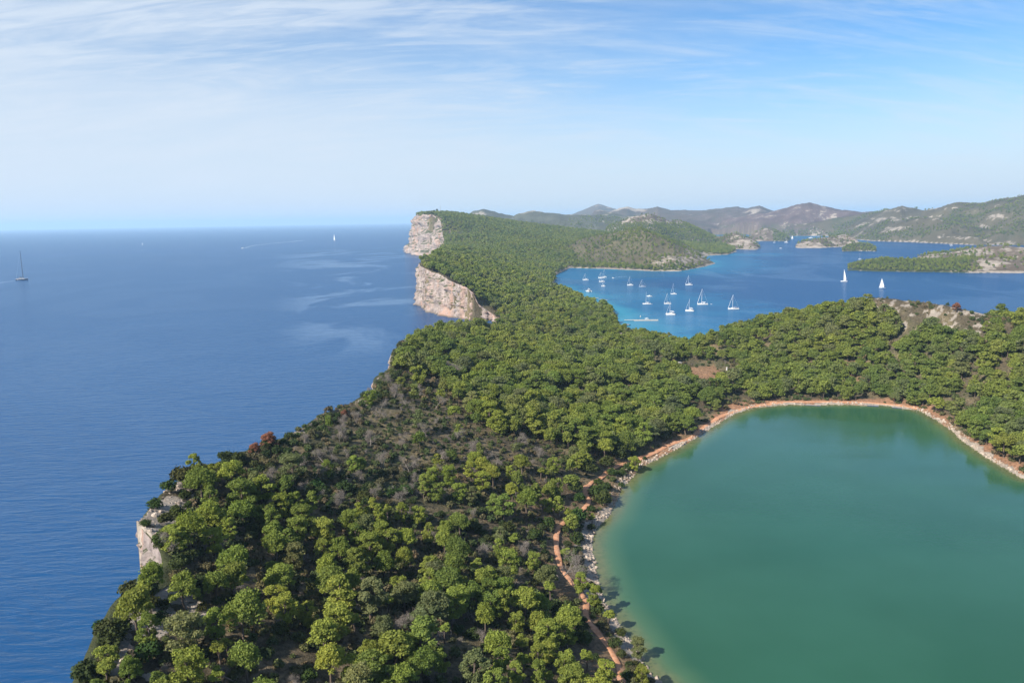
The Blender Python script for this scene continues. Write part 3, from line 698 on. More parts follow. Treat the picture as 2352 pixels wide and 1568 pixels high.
def unit(n, r): 
    v = r.normal(size=(n, 3)); return v / np.linalg.norm(v, axis=1)[:, None]
def leaf_quads(P_, Nn, size, r, aspect=.55):
    n = len(P_)
    t1 = np.cross(Nn, unit(n, r)); t1 /= np.linalg.norm(t1, axis=1)[:, None] + 1e-9
    t2 = np.cross(Nn, t1)
    a = (size * (.6 + .8 * r.rand(n)))[:, None]; b = a * (aspect + .35 * r.rand(n)[:, None])
    sk = (r.rand(n, 1) - .5) * .8
    V = np.stack([P_ - t1 * a, P_ - t2 * b + t1 * a * sk, P_ + t1 * a * (.7 + .5 * r.rand(n, 1)), P_ + t2 * b], 1)
    return V.reshape(-1, 3), np.arange(4 * n).reshape(-1, 4)
def puff_cloud(cs, rad, nleaf, leaf, r, squash=.8, lowcut=-.45, jit=.8):
    Ps, Ns = [], []
    for c, q in zip(cs, rad):
        m = int(nleaf * (q / rad.mean()) ** 2)
        d = unit(m * 2, r); d = d[d[:, 2] > lowcut - .25 * r.rand(len(d))][:m]
        sh = (.5 + .62 * r.rand(len(d)) ** .7)[:, None]
        sh = sh + (r.rand(len(d), 1) < .14) * r.rand(len(d), 1) * .42
        lump = 1 + .16 * np.sin(d[:, :1] * 5 + c[0] * 9) * np.cos(d[:, 1:2] * 5 + c[1] * 7)
        Ps.append(c + d * q * sh * lump * np.array([1, 1, squash]))
        nn = d * (1 - jit * .4) + unit(len(d), r) * jit + np.array([0, 0, .18])
        Ns.append(nn / np.linalg.norm(nn, axis=1)[:, None])
    P_, Nn = np.concatenate(Ps), np.concatenate(Ns)
    return leaf_quads(P_, Nn, np.full(len(P_), leaf), r)
def tube(path, radii, k=5):
    path = np.array(path, float); V, Fq = [], []
    for i, (p, q) in enumerate(zip(path, radii)):
        d = path[min(i + 1, len(path) - 1)] - path[max(i - 1, 0)]; d /= np.linalg.norm(d) + 1e-9
        a = np.cross(d, (0.3, 1, .2)); a /= np.linalg.norm(a) + 1e-9; b = np.cross(d, a)
        for j in range(k):
            w = 2 * math.pi * j / k; V.append(p + (a * math.cos(w) + b * math.sin(w)) * q)
    for i in range(len(path) - 1):
        for j in range(k): Fq.append((i * k + j, i * k + (j + 1) % k, (i + 1) * k + (j + 1) % k, (i + 1) * k + j))
    return np.array(V), np.array(Fq)
def join(parts):
    V, Q, o = [], [], 0
    for v, q in parts: V.append(v); Q.append(q + o); o += len(v)
    return np.concatenate(V), np.concatenate(Q)
# crown plans: width, total height, height where the crown starts, shape
PLANS = [(6.4, 8.6, 1.8, 'dome'), (6.0, 8.0, 1.5, 'dome'), (6.8, 8.4, 2.0, 'dome'), (4.8, 9.8, 2.2, 'tall'), (5.2, 10.2, 2.4, 'tall'),
         (8.0, 7.6, 1.7, 'wide'), (8.6, 8.2, 2.0, 'wide'), (3.6, 7.4, 3.6, 'lolly'), (6.6, 9.6, 1.6, 'tiers'), (5.6, 8.4, 1.4, 'tiers')]
def pine_shape(plan, seed, nleaf, leaf, npf=1.0):
    W, H, B, kind = plan
    r = np.random.RandomState(seed)
    n = int({'dome': 40, 'tall': 38, 'wide': 48, 'lolly': 17, 'tiers': 40}[kind] * npf)
    cs, rad = [], []
    for i in range(n):
        f = (i + .5) / n; an = i * 2.39996 + r.rand() * .8
        if kind in ('dome', 'wide', 'lolly'):
            q = math.sqrt(f) * (.80 + .25 * r.rand()); rr = W * .5 * q * .78
            top = H - W * .13
            z = B + (top - B) * (math.sqrt(max(0, 1 - (q * .92) ** 2)) * (.62 + .45 * r.rand()) + .04)
            s_ = W * (.085 + .085 * r.rand()) * (1.12 - .3 * f)
        else:
            h = r.rand() if kind == 'tall' else (int(r.rand() * 4) + .3 * r.rand()) / 4
            env = math.sin(math.pi * min(1, (h * .82 + .14))) ** .7
            rr = W * .5 * env * (.35 + .6 * r.rand()); z = B + (H - B) * (h * .88 + .08)
            s_ = W * (.09 + .085 * r.rand()) * (1.05 - .25 * h)
        cs.append((rr * math.cos(an), rr * math.sin(an), z)); rad.append(s_)
    lean = (r.rand(2) - .5) * .9
    cs = np.array(cs); rad = np.array(rad); cs[:, :2] += lean * ((cs[:, 2:] - B) / (H - B) * .8)
    return cs, rad, r
def pine_meshes(k, plan, seed, nleaf, leaf):
    cs, rad, r = pine_shape(plan, seed, nleaf, leaf)
    V, Q = puff_cloud(cs, rad, nleaf, leaf, r)
    crown = np_mesh('pine_crown', V, Q, mats=[PINE])
    W, H, B, _ = plan
    top = np.array([cs[:, 0].mean(), cs[:, 1].mean(), H * .86])
    bend = (r.rand(2) - .5) * .7
    path = [np.array([0, 0, -.6])] + [np.array([top[0] * f + bend[0] * math.sin(math.pi * f), top[1] * f + bend[1] * math.sin(math.pi * f), top[2] * f]) for f in (.15, .35, .55, .75, 1)]
    parts = [tube(path, [.25, .22, .19, .16, .11, .05], 6)]
    for i in range(min(10, len(cs))):
        f = .34 + .05 * i; s_ = np.array([top[0] * f, top[1] * f, top[2] * f])
        e_ = cs[i % len(cs)] + np.array([0, 0, -.2]); mid = (s_ + e_) / 2 + np.array([0, 0, -.35 + .3 * r.rand()])
        if e_[2] < s_[2]: s_[2] = e_[2] * .8; 
        parts.append(tube([s_, mid, e_], [.085, .06, .025], 4))
    V2, Q2 = join(parts)
    return crown, np_mesh('pine_trunk', V2, Q2, mats=[BARK], smooth_=True)
PINES = [pine_meshes(i, p, 100 + i, 125, .19) for i, p in enumerate(PLANS)]
def shrub_mesh(seed, w, h, nl, leaf):
    r = np.random.RandomState(seed); n = 7
    an = np.arange(n) * 2.4; rr = w * .5 * np.sqrt(np.arange(n) / n) * .75
    cs = np.stack([rr * np.cos(an), rr * np.sin(an), h * (.35 + .3 * (1 - rr / w * 2) + .15 * r.rand(n))], 1)
    rad = w * (.20 + .08 * r.rand(n))
    V, Q = puff_cloud(cs, rad, nl, leaf, r, .9, -.8, .7)
    V[:, 2] = np.maximum(V[:, 2], -.15)
    return np_mesh('shrub_leaves', V, Q, mats=[SCRUB_M])
SHRUBS = [shrub_mesh(200 + i, *q) for i, q in enumerate([(2.6, 1.9, 110, .17), (3.2, 2.4, 120, .19), (2.2, 2.1, 100, .16), (3.6, 1.8, 130, .19)])]
def dead_parts(seed, h, spread):
    r = np.random.RandomState(seed); main, twigs = [], []
    def grow(p, d, L, q, lev):
        steps = 3; path = [p]; dd = d.copy()
        for s_ in range(steps):
            dd = dd + r.normal(size=3) * .22 + np.array([0, 0, .06]); dd /= np.linalg.norm(dd); path.append(path[-1] + dd * L / steps)
        (main if lev < 1 else twigs).append(tube(path, [q, q * .82, q * .62, q * .4], 5 if lev == 0 else 3))
        if lev >= 4 or (lev == 3 and r.rand() < .25): return
        for b in range({0: 5, 1: 4, 2: 4, 3: 3}[lev]):
            f = .35 + .65 * (b + r.rand()) / 5; f = min(f, 1); i_ = min(int(f * 3), 2); s_ = path[i_] + (path[i_ + 1] - path[i_]) * (f * 3 - i_ if f < 1 else 1)
            nd = dd + r.normal(size=3) * spread; nd[2] = nd[2] * .7 + .18; nd /= np.linalg.norm(nd)
            grow(s_, nd, L * (.50 + .18 * r.rand()), q * .46, lev + 1)
    grow(np.array([0, 0, -.3]), np.array([.08, .05, 1.]), h * .62, .16, 0)
    a = join(main); tips = np.concatenate([v[-3:] for v, q in twigs[len(twigs) // 3:]])
    m = 1500; c = tips[r.randint(len(tips), size=m)] + r.normal(size=(m, 3)) * .28 * np.array([1, 1, .7])
    d = unit(m, r) + (c - np.array([0, 0, h * .5])) * .15; d /= np.linalg.norm(d, axis=1)[:, None]; w = np.cross(d, unit(m, r)); w /= np.linalg.norm(w, axis=1)[:, None]
    L_ = (.25 + .3 * r.rand(m, 1)); sl = np.stack([c - w * .012, c + w * .012, c + d * L_ + w * .008, c + d * L_ - w * .008], 1).reshape(-1, 3)
    b = join(twigs + [(sl, np.arange(4 * m).reshape(-1, 4))])
    return np_mesh('dead_trunk', *a, mats=[DEADWOOD]), np_mesh('dead_branches', *b, mats=[DEADWOOD])
DEADS = [dead_parts(300 + i, *q) for i, q in enumerate([(6.0, .85), (5.0, 1.0), (7.0, .75), (4.0, 1.15)])]
def rock_mesh(seed):
    r = np.random.RandomState(seed); d = unit(26, r)
    import bmesh
    bm = bmesh.new()
    for q in d * (.5 + .18 * r.rand(26, 1)) * np.array([1.2, .9, .65]): bm.verts.new(q)
    res = bmesh.ops.convex_hull(bm, input=bm.verts)
    me = bpy.data.meshes.new('boulder'); bm.to_mesh(me); bm.free(); me.materials.append(STONE); return me
def stone_material():
    t = NT('shore_stone'); p = t.pos(); n = t.noise(p, 1.6, 5, .65)
    oi = t.node('ShaderNodeObjectInfo').outputs['Random']
    c = t.mix(oi, (.42, .345, .275), (.27, .205, .155)); c = t.mix(t.ss(n, .45, .7, 0, .6), c, (.22, .19, .16))
    return t.done(t.bsdf(c, .9, t.bump(n, .6, .3)))
STONE = stone_material()
BOULDERS = [rock_mesh(400 + i) for i in range(4)]

# low-detail shapes for the countless trees farther off
def lod_crown(plan, seed, nleaf, leaf, npf):
    cs, rad, r = pine_shape(plan, seed, nleaf, leaf, npf)
    V, Q = puff_cloud(cs, rad * (1.25 if npf < 1 else 1.05), nleaf, leaf, r)
    W, H, B, _ = plan
    tv, tq = tube([(0, 0, -.5), (0, 0, H * .75)], [.2, .1], 4)
    V2, Q2 = join([(V, Q), (tv, tq)])
    return np_mesh('forest_tree', V2, Q2, mats=[PINE, BARK], fmat=np.concatenate([np.zeros(len(Q), int), np.ones(len(tq), int)]))
LOD1 = [lod_crown(PLANS[i], 500 + i, 62, .33, .75) for i in (0, 1, 2, 3, 5, 8, 9)]
LOD2 = [lod_crown(PLANS[i], 520 + i, 20, .95, .42) for i in (0, 2, 5, 8)]

def scatter(name, meshes, P_, var, rot, scl, label, cat, tilt=None):
    me = np_mesh(name, P_, attrs=[('var', 'INT', var), ('rot', 'FLOAT_VECTOR', rot), ('scl', 'FLOAT_VECTOR', scl)])
    o = tag(link(bpy.data.objects.new(name, me)), label, cat, kind='stuff'); o.color = (0, 0, 0, 0)
    ng = bpy.data.node_groups.new(name + '_scatter', 'GeometryNodeTree')
    ng.interface.new_socket('Geometry', in_out='INPUT', socket_type='NodeSocketGeometry')
    ng.interface.new_socket('Geometry', in_out='OUTPUT', socket_type='NodeSocketGeometry')
    N_, L_ = ng.nodes, ng.links
    gi, go, jn = N_.new('NodeGroupInput'), N_.new('NodeGroupOutput'), N_.new('GeometryNodeJoinGeometry')
    def named(nm, typ):
        a = N_.new('GeometryNodeInputNamedAttribute'); a.data_type = typ; a.inputs['Name'].default_value = nm
        return [s_ for s_ in a.outputs if s_.enabled and s_.name == 'Attribute'][0]
    av, ar, as_ = named('var', 'INT'), named('rot', 'FLOAT_VECTOR'), named('scl', 'FLOAT_VECTOR')
    e2r = N_.new('FunctionNodeEulerToRotation'); L_.new(ar, e2r.inputs[0])
    for k, m_ in enumerate(meshes):
        src = bpy.data.objects.new(name + '_shape', m_)
        oi = N_.new('GeometryNodeObjectInfo'); oi.inputs['Object'].default_value = src; oi.inputs['As Instance'].default_value = False
        cmp = N_.new('FunctionNodeCompare'); cmp.data_type = 'INT'; cmp.operation = 'EQUAL'
        ins = [s_ for s_ in cmp.inputs if s_.enabled]
        L_.new(av, ins[0]); ins[1].default_value = k
        ip = N_.new('GeometryNodeInstanceOnPoints')
        L_.new(gi.outputs[0], ip.inputs['Points']); L_.new(cmp.outputs[0], ip.inputs['Selection'])
        L_.new(oi.outputs['Geometry'], ip.inputs['Instance']); L_.new(e2r.outputs[0], ip.inputs['Rotation']); L_.new(as_, ip.inputs['Scale'])
        L_.new(ip.outputs[0], jn.inputs[0])
    L_.new(jn.outputs[0], go.inputs[0])
    md = o.modifiers.new('scatter', 'NODES'); md.node_group = ng
    return o

# ---- trees read off the photograph: photo window (x0, y0, photo px per window px), then centre, crown width, tone
W_ = {'A': (160, 1130, .18365), 'B': (160, 1418, .18433), 'C': (560, 1418, .18433), 'D': (960, 1418, .18433), 'E': (1360, 1418, .18433),
      'F': (560, 1130, .18365), 'G': (960, 1130, .18365), 'H': (1360, 1130, .18365)}
Y_, M_, O_, D_ = T_YEL, T_MID, T_OLI, T_DRK
SPOT_PINES = {
 'A': [(1850,330,420,1),(1770,190,190,0),(2060,230,200,0),(1700,1000,480,0),(1950,760,330,0),(2090,850,290,0),(2040,1130,300,0),(1330,1400,300,0)],
 'B': [(1180,100,370,1),(1620,200,430,1),(2060,170,380,1),(960,480,500,0),(1090,270,240,0),(560,1170,310,0),(560,1380,240,0),(200,1530,230,1),(1150,900,320,1),(1620,800,530,2),(2050,800,330,1),(1700,1280,500,0),(2100,1100,240,0),(1290,1500,240,1),(2050,1500,240,0)],
 'C': [(700,310,310,0),(830,560,310,0),(240,570,560,1),(1130,560,270,0),(1330,820,400,0),(1530,640,400,0),(1990,400,420,2),(1760,720,190,0),(290,1170,430,1),(1430,1180,430,0),(1780,1270,330,0),(1980,1080,330,0),(1430,130,430,1),(750,80,400,1),(130,100,380,1),(40,1020,170,0)],
 'D': [(200,190,230,0),(620,180,250,0),(980,380,360,0),(1080,160,180,0),(60,470,160,0),(1450,400,330,1),(1370,620,290,0),(1600,480,240,0),(1900,400,380,0),(1790,680,220,0),(2080,690,300,0),(1630,120,250,2),(100,1000,240,0),(540,900,200,0),(500,1170,460,1),(700,1190,320,0),(820,850,160,0),(1540,930,390,0),(1860,1010,220,0),(1230,1310,380,2),(1570,1270,290,0),(1890,1240,200,0),(2090,1210,240,0),(1500,1510,330,0),(1780,1470,240,0),(2080,1470,240,0),(380,1450,230,0)],
 'E': [(490,230,210,0),(700,400,220,0),(880,640,180,0),(1220,820,140,0),(1270,1060,200,2),(1320,1430,210,0),(840,1360,250,0),(580,1200,190,0),(280,1230,270,0),(400,1380,160,0),(310,850,250,0),(70,800,220,0),(60,1100,220,0),(60,1470,170,0),(80,260,180,0)],
 'F': [(230,700,360,1),(560,800,240,1),(760,680,280,0),(980,690,220,0),(1180,680,220,0),(1050,790,150,0),(640,900,240,1),(100,220,330,0),(900,150,360,2),(1400,230,170,0),(1770,190,175,0),(1000,1000,280,1),(700,1200,370,1),(900,1170,240,1),(960,1360,280,2),(1350,1000,340,0),(1700,890,260,0),(1850,800,190,0),(2010,780,190,0),(2120,840,180,0),(1330,1280,210,0),(1580,1250,320,1),(1960,1190,310,0),(1400,1490,310,0),(120,1380,440,1),(80,1050,220,0),(670,1550,200,1),(1790,1130,190,1)],
 'G': [(650,240,175,0),(880,270,230,0),(540,430,210,0),(720,470,230,1),(1020,480,210,0),(1330,320,250,0),(1180,240,190,0),(1480,240,250,0),(1330,130,250,0),(1240,60,230,0),(1870,90,250,0),(740,110,160,0),(1200,560,180,2),(1480,670,190,1),(1740,490,210,0),(1940,610,310,1),(2140,250,115,0),(2160,690,130,0),(40,770,130,0),(240,820,190,0),(470,800,210,0),(840,1010,240,0),(290,1120,300,0),(820,1140,270,0),(610,1110,180,0),(1000,1290,390,1),(270,1410,280,0),(930,1450,330,1),(1580,1330,200,0),(1700,1450,300,0),(2040,1440,190,0),(1750,1180,160,0),(1590,1140,170,2),(1250,1520,180,0),(1720,280,150,0),(100,1530,150,0)],
 'H': [(130,120,190,0),(450,60,190,0),(1210,90,145,0),(50,690,150,0),(190,730,170,0),(330,810,140,0),(290,1340,160,0),(650,890,100,0),(30,270,110,0)],
}
SPOT_SHRUBS = {
 'A': [(1420,500,190),(1620,390,270),(1240,700,170),(1110,930,130),(1640,560,140),(1540,830,190),(1390,930,190),(1330,1190,240),(1700,700,120),(1300,1240,150)],
 'B': [(1190,520,200),(520,780,190),(760,800,250),(640,960,320),(1130,1210,310),(300,1420,250),(1350,470,160),(1300,650,190),(1880,510,140)],
 'C': [(1100,260,230),(1350,430,140),(1150,1470,190),(750,860,230)],
 'D': [(450,480,240),(300,520,200),(1000,820,170),(1200,880,200),(640,720,90)],
 'E': [(640,230,140),(740,580,190),(500,80,170),(980,1010,190),(1040,850,140),(1240,1290,140),(1100,1440,140),(560,970,200),(330,620,260)],
 'F': [(790,490,210),(1210,520,140),(1420,660,80),(1350,490,120),(400,1080,180),(1250,430,190),(1900,630,190),(1640,500,240),(1090,380,120),(250,480,200),(520,480,220)],
 'G': [(1200,1040,240),(1340,1070,140),(1700,1040,190),(2060,1160,190),(90,540,180),(300,540,200),(1000,1000,120)],
 'H': [(850,160,190),(920,260,160),(1150,200,160),(1050,270,130),(740,600,280),(800,670,240),(640,750,120),(430,500,200),(450,950,260),(480,650,150),(290,1050,120),(440,1170,190),(60,990,180),(740,410,140),(850,480,120),(1020,80,200),(600,250,230),(1370,60,60),(640,1000,110),(430,1440,190),(350,1480,180),(150,600,140),(1050,440,90)],
}
SPOT_DEAD = {
 'A': [(1500,1250,300)], 'B': [(1370,1330,190)], 'C': [(930,1480,190),(150,1450,300),(2050,1400,300),(1850,150,180)],
 'D': [(750,930,250),(900,790,230),(420,690,300),(180,770,240),(640,1380,250),(1160,570,170)], 'E': [(170,150,420)],
 'F': [(1060,470,200),(1570,640,240),(1370,110,230),(1570,240,140),(640,340,240)], 'G': [(220,600,230),(1350,1380,300),(1920,1340,240),(400,130,190)], 'H': [(320,360,110)],
}
DEAD_PX = [(905,905,38),(890,880,30),(935,925,30),(960,900,26),(1022,870,40),(820,960,30),(870,945,34),(780,1000,34),(1000,930,26),(790,970,28),(700,1010,30),(980,990,30),(850,1010,34),(930,1010,30),(880,1060,34),(760,1050,30),(1020,1050,30),(940,1070,32),(1090,1030,30),(1000,1090,30),(820,1090,30),(1140,1060,28),(1050,1000,26),(1200,1010,26),(690,1060,28),(860,1130,30),(1120,1100,28),(1240,1040,28),(960,1130,30),(720,1090,30)]
RED_PX = [(617,1020,42),(585,1032,30),(790,948,20),(1898,727,22),(2197,710,20),(1786,740,14)]

def width_at(p, wpx): return wpx * np.linalg.norm(p - np.array([0, 0, CAM_H])) / (F_PX / S)
pines, shrubs, deads = [], [], []      # (x, y, z, width, plan, tone, colour)
TONES = [(Y_, 'yellow-green'), (M_, 'mid-green'), (O_, 'grey-olive')]
for w, lst in SPOT_PINES.items():
    x0, y0, k = W_[w]
    for (cx, cy, wd, tn) in lst:
        dx, dy = (x0 + cx * k) * .91875, (y0 + cy * k) * .91875
        p = at_ground(dx, dy, 5.0)
        if p is None: p = at_ground(dx, dy, 2.0)
        if p is None: continue
        Wm = width_at(p + np.array([0, 0, 5.]), wd * k * .91875) * (.90 if w == 'B' else 1.02)
        up = min(max(3.2, .72 * Wm + 1.2), 6.2)
        q = at_ground(dx, dy, up)
        p = q if q is not None else p
        if ground(p[0], p[1]) < .4: p = at_ground(dx, dy + 10, 3.0) if at_ground(dx, dy + 10, 3.0) is not None else p
        if float(cell(d_cl, p[0], p[1])) < 3.2: p[0] += 3.0
        asp = rs.rand()
        plan = (7 if Wm < 3.9 else [3, 4, 9][int(asp * 3)] if Wm < 5.2 else [0, 1, 8, 2, 9][int(asp * 5)] if Wm < 7.4 else [5, 6, 2][int(asp * 3)])
        if tn == 2 and Wm > 4: plan = [8, 4][int(asp * 2)]
        j = 1 + (rs.rand() - .5) * .3 + (rs.rand(3) - .5) * np.array([.10, .05, .12])
        pines.append([p[0], p[1], Wm, plan, tn, tuple(np.array(TONES[tn][0]) * j)])
for w, lst in SPOT_SHRUBS.items():
    x0, y0, k = W_[w]
    for (cx, cy, wd) in lst:
        dx, dy = (x0 + cx * k) * .91875, (y0 + cy * k) * .91875
        p = at_ground(dx, dy, 1.2)
        if p is None: continue
        Wm = width_at(p, wd * k * .91875)
        shrubs.append([p[0], p[1], Wm, rs.randint(4), 0, (.036 + .02 * rs.rand(), .056 + .016 * rs.rand(), .022)])
for w, lst in SPOT_DEAD.items():
    x0, y0, k = W_[w]
    for (cx, cy, wd) in lst:
        dx, dy = (x0 + cx * k) * .91875, (y0 + cy * k) * .91875
        p = at_ground(dx, dy, 2.5)
        if p is not None: deads.append([p[0], p[1], width_at(p, wd * k * .91875), rs.randint(4), 0])
for dx, dy, wd in DEAD_PX:
    p = at_ground(dx, dy, 2.0)
    if p is not None: deads.append([p[0], p[1], width_at(p, wd) * 1.1, rs.randint(4), 0])
reds = []
for dx, dy, wd in RED_PX:
    p = at_ground(dx, dy, 2.0)
    if p is not None: reds.append([p[0], p[1], width_at(p, wd)])

# ---- the rest of the woods, jittered over the ground
def jitter_grid(x0, x1, y0, y1, s_):
    gx, gy = np.meshgrid(np.arange(x0, x1, s_), np.arange(y0, y1, s_))
    return (gx + rs.rand(*gx.shape) * s_).ravel(), (gy + rs.rand(*gy.shape) * s_).ravel()
elev = (Z - CAM_H) / Rg
hor_ = np.maximum.accumulate(elev, 0)
vis = elev + 14.0 / Rg >= hor_                      # ground that is not deep behind a crest
def pick(x, y, r0, r1, azl=.64, zmin=.7):
    r = np.hypot(x, y); a = np.arctan2(x, y)
    m = (r > r0) & (r < r1) & (np.abs(a) < azl)
    x, y = x[m], y[m]; z = ground(x, y)
    m = (z > zmin) & cell(vis, x, y)
    return x[m], y[m], z[m]
PATH_W = {'E': [(1050,1600),(1030,1440),(1015,1330),(880,1080),(780,950),(690,850),(605,760),(560,650),(565,540),(560,440),(490,350),(400,240),(300,110)], 'H': [(215,1560),(190,1440),(165,1300),(160,1150),(200,1020),(270,960),(400,885),(520,790),(600,700),(612,630),(565,580),(560,480),(640,410),(720,370),(800,325),(850,265),(980,200),(1080,160),(1200,120)]}
path_pts = []
for w in ('E', 'H'):
    x0, y0, k = W_[w]
    for cx, cy in PATH_W[w]: path_pts.append(((x0 + cx * k) * .91875, (y0 + cy * k) * .91875))
path_pts += [((1300 + cx * .2998) * .91875, (830 + cy * .2998) * .91875) for cx, cy in [(1060,1025),(1180,970),(1260,930),(1420,880),(1560,770),(1690,690),(1850,635),(2000,605),(2200,585)]]
path_pts += [((1760 + cx * .3401) * .91875, (730 + cy * .3401) * .91875) for cx, cy in [(480,812),(620,803),(900,803),(1200,808),(1440,828),(1580,858)]]
PATH = [q for q in (at_ground(*p) for p in path_pts) if q is not None]
def pdist(x, y): return dist_line(x, y, PATH)
def zpoly(x, y, z, poly):
    a, b = project(x, y, z); return in_poly(a, b, poly)
HUT, PILLAR = at_ground(1556, 840), at_ground(1669, 850)
hand = np.array([[p[0], p[1], p[2]] for p in pines] + [[p[0], p[1], 3] for p in deads])
x, y, z = pick(*jitter_grid(-330, 620, 60, 1300, 5.4), 60, 1330, .76)
r = np.hypot(x, y)
pr = np.full(x.shape, .88)
sl = fbm(x / 35, y / 35, 3, 61)
pr *= smooth(-.42, .12, sl + .13)
pr = np.where(zpoly(x, y, z, SCRUB), .07 + .16 * (sl > .2), pr)
pr = np.where(zpoly(x, y, z, BARE_TOP) & (r > 450), 0, pr)
pr = np.where(zpoly(x, y, z, SADDLE) & (r > 400), .35, pr)
pr = np.where(zpoly(x, y, z, POCKET) & (r > 400), 0, pr)
pr = np.where(r < 250, pr * .5, pr)                  # hand-placed trees stand there already
for poly in (LEDGE, ROCKY_LIP, GAP1): pr = np.where(zpoly(x, y, z, poly) & (r < 330), 0, pr)
dl_t = dist_line(x, y, LAKE, True)
pr = np.where(dl_t < np.where(r > 330, 4.5, 7), 0, pr); pr = np.where((dl_t < 16) & (r < 330), pr * .12, pr); pr = np.where((dl_t < 8) & (r > 330), pr * .7, pr)
pr = np.where(pdist(x, y) < 2.6, 0, pr)
pr = np.where(cell(d_cl, x, y) < 4, 0, np.where(cell(d_cl, x, y) < 9, pr * .5, pr))
for q_ in (HUT, PILLAR):
    c_ = 1 - 7 / np.hypot(q_[0], q_[1]); pr = np.where(dist_line(x, y, [q_, q_ * (1 - 22 / np.hypot(q_[0], q_[1]))]) < 6.5, 0, pr)
hd = np.min(np.hypot(x[:, None] - hand[:, 0], y[:, None] - hand[:, 1]) - hand[:, 2] * .42, 1)
pr = np.where((hd < 1.6) & (r < 400), 0, pr)
pr = pr * (1 - .12 * smooth(240, 420, r))
k = rs.rand(len(x)) < pr
x, y, z, r = x[k], y[k], z[k], r[k]
wv = (3.9 + 3.9 * rs.rand(len(x)) + 1.3 * (fbm(x / 60, y / 60, 2, 63) > .1)) * (1 + .34 * smooth(240, 420, r))
wv *= np.where(zpoly(x, y, z, SCRUB), .72, 1)
SKYL = [[(880,842),(895,836),(911,789),(957,764),(1000,745),(1069,738),(1100,730),(1190,716)], [(1270,650),(1325,671),(1375,688),(1406,699),(1420,722),(1433,742),(1440,753),(1497,763),(1569,777),(1620,763),(1670,749),(1760,724),(1850,704),(1930,693),(2000,684),(2110,686),(2230,700),(2352,706)]]
ph = 3.6 + .66 * wv
fit = np.ones(len(x))
for q, (ra, rb) in zip(SKYL, ((330, 860), (430, 1150))):
    q = np.array(q, float); tx_, ty_ = project(x, y, z + ph); bx_, by_ = project(x, y, z)
    lim = np.interp(tx_, q[:, 0], q[:, 1]); m = (tx_ > q[0, 0]) & (tx_ < q[-1, 0]) & (r > ra) & (r < rb) & (ty_ < lim)
    fit = np.where(m, np.minimum(fit, np.clip((by_ - lim) / np.maximum(by_ - ty_, 1), 0, 1)), fit)
wv = wv * np.where(fit < 1, np.clip(fit * 1.15 - .12, 0, 1), 1)
k = wv > 2.0
x, y, z, r, wv = x[k], y[k], z[k], r[k], wv[k]
sx_px, sy_px = project(x, y, z + 5)
onscreen = (sx_px > -30) & (sx_px < 2382) & (sy_px < 1600)
size_px = wv / r * onscreen
auto = list(np.argsort(-size_px))
n_ind = 300 - len(pines)
single = set(auto[:n_ind])
for i in auto[:n_ind]:
    tn = [0, 0, 1, 1, 2][rs.randint(5)]
    j = 1 + (rs.rand() - .5) * .3 + (rs.rand(3) - .5) * np.array([.10, .05, .12])
    pl = [0, 1, 2, 8, 9, 3, 5][rs.randint(7)]
    pines.append([x[i], y[i], wv[i], pl, tn, tuple(np.array(TONES[tn][0]) * j)])
rest = np.array([i for i in range(len(x)) if i not in single])
FX = [x[rest]]; FY = [y[rest]]; FZ = [z[rest]]; FW = [wv[rest]]; FV = [np.where(np.hypot(x[rest], y[rest]) < 900, rs.randint(0, 7, len(rest)), 7 + rs.randint(0, 4, len(rest)))]
# long slopes beyond
x, y, z = pick(*jitter_grid(-420, 1200, 1250, 3300, 8.2), 1330, 3300, .66)
reg = cell(region, x, y); vg = cell(veg, x, y)
pr = np.where(reg == 0, .90, vg * 1.05)
k = rs.rand(len(x)) < pr
x, y, z = x[k], y[k], z[k]
FX.append(x); FY.append(y); FZ.append(z); reg = cell(region, x, y); FW.append(np.where(reg == 0, 6.2 + 3.4 * rs.rand(len(x)), 3.2 + 2.8 * rs.rand(len(x)))); FV.append(7 + rs.randint(0, 4, len(x)))
x, y, z = pick(*jitter_grid(-600, 3000, 2600, 4700, 8.6), 3300, 4600, .64)
vg = cell(veg, x, y)
k = rs.rand(len(x)) < vg * .55
x, y, z = x[k], y[k], z[k]
FX.append(x); FY.append(y); FZ.append(z); FW.append(4.5 + 3.5 * rs.rand(len(x))); FV.append(7 + rs.randint(0, 4, len(x)))
FX, FY, FZ, FW, FV = [np.concatenate(q) for q in (FX, FY, FZ, FW, FV)]
LODW = np.array([PLANS[i][0] for i in (0, 1, 2, 3, 5, 8, 9)] + [PLANS[i][0] for i in (0, 2, 5, 8)])
nF = len(FX); s_ = FW / LODW[FV] * .95
print('forest trees', nF, 'single pines', len(pines))
scatter('forest', LOD1 + LOD2, np.stack([FX, FY, FZ - .2], 1), FV, np.stack([rs.randn(nF) * .05, rs.randn(nF) * .05, rs.rand(nF) * 6.28], 1),
        np.stack([s_, s_, (3.6 + .66 * FW) / 8.6 * (.74 + .52 * rs.rand(nF))], 1), 'dense pine forest covering the neck, the headland and the hills', 'forest')

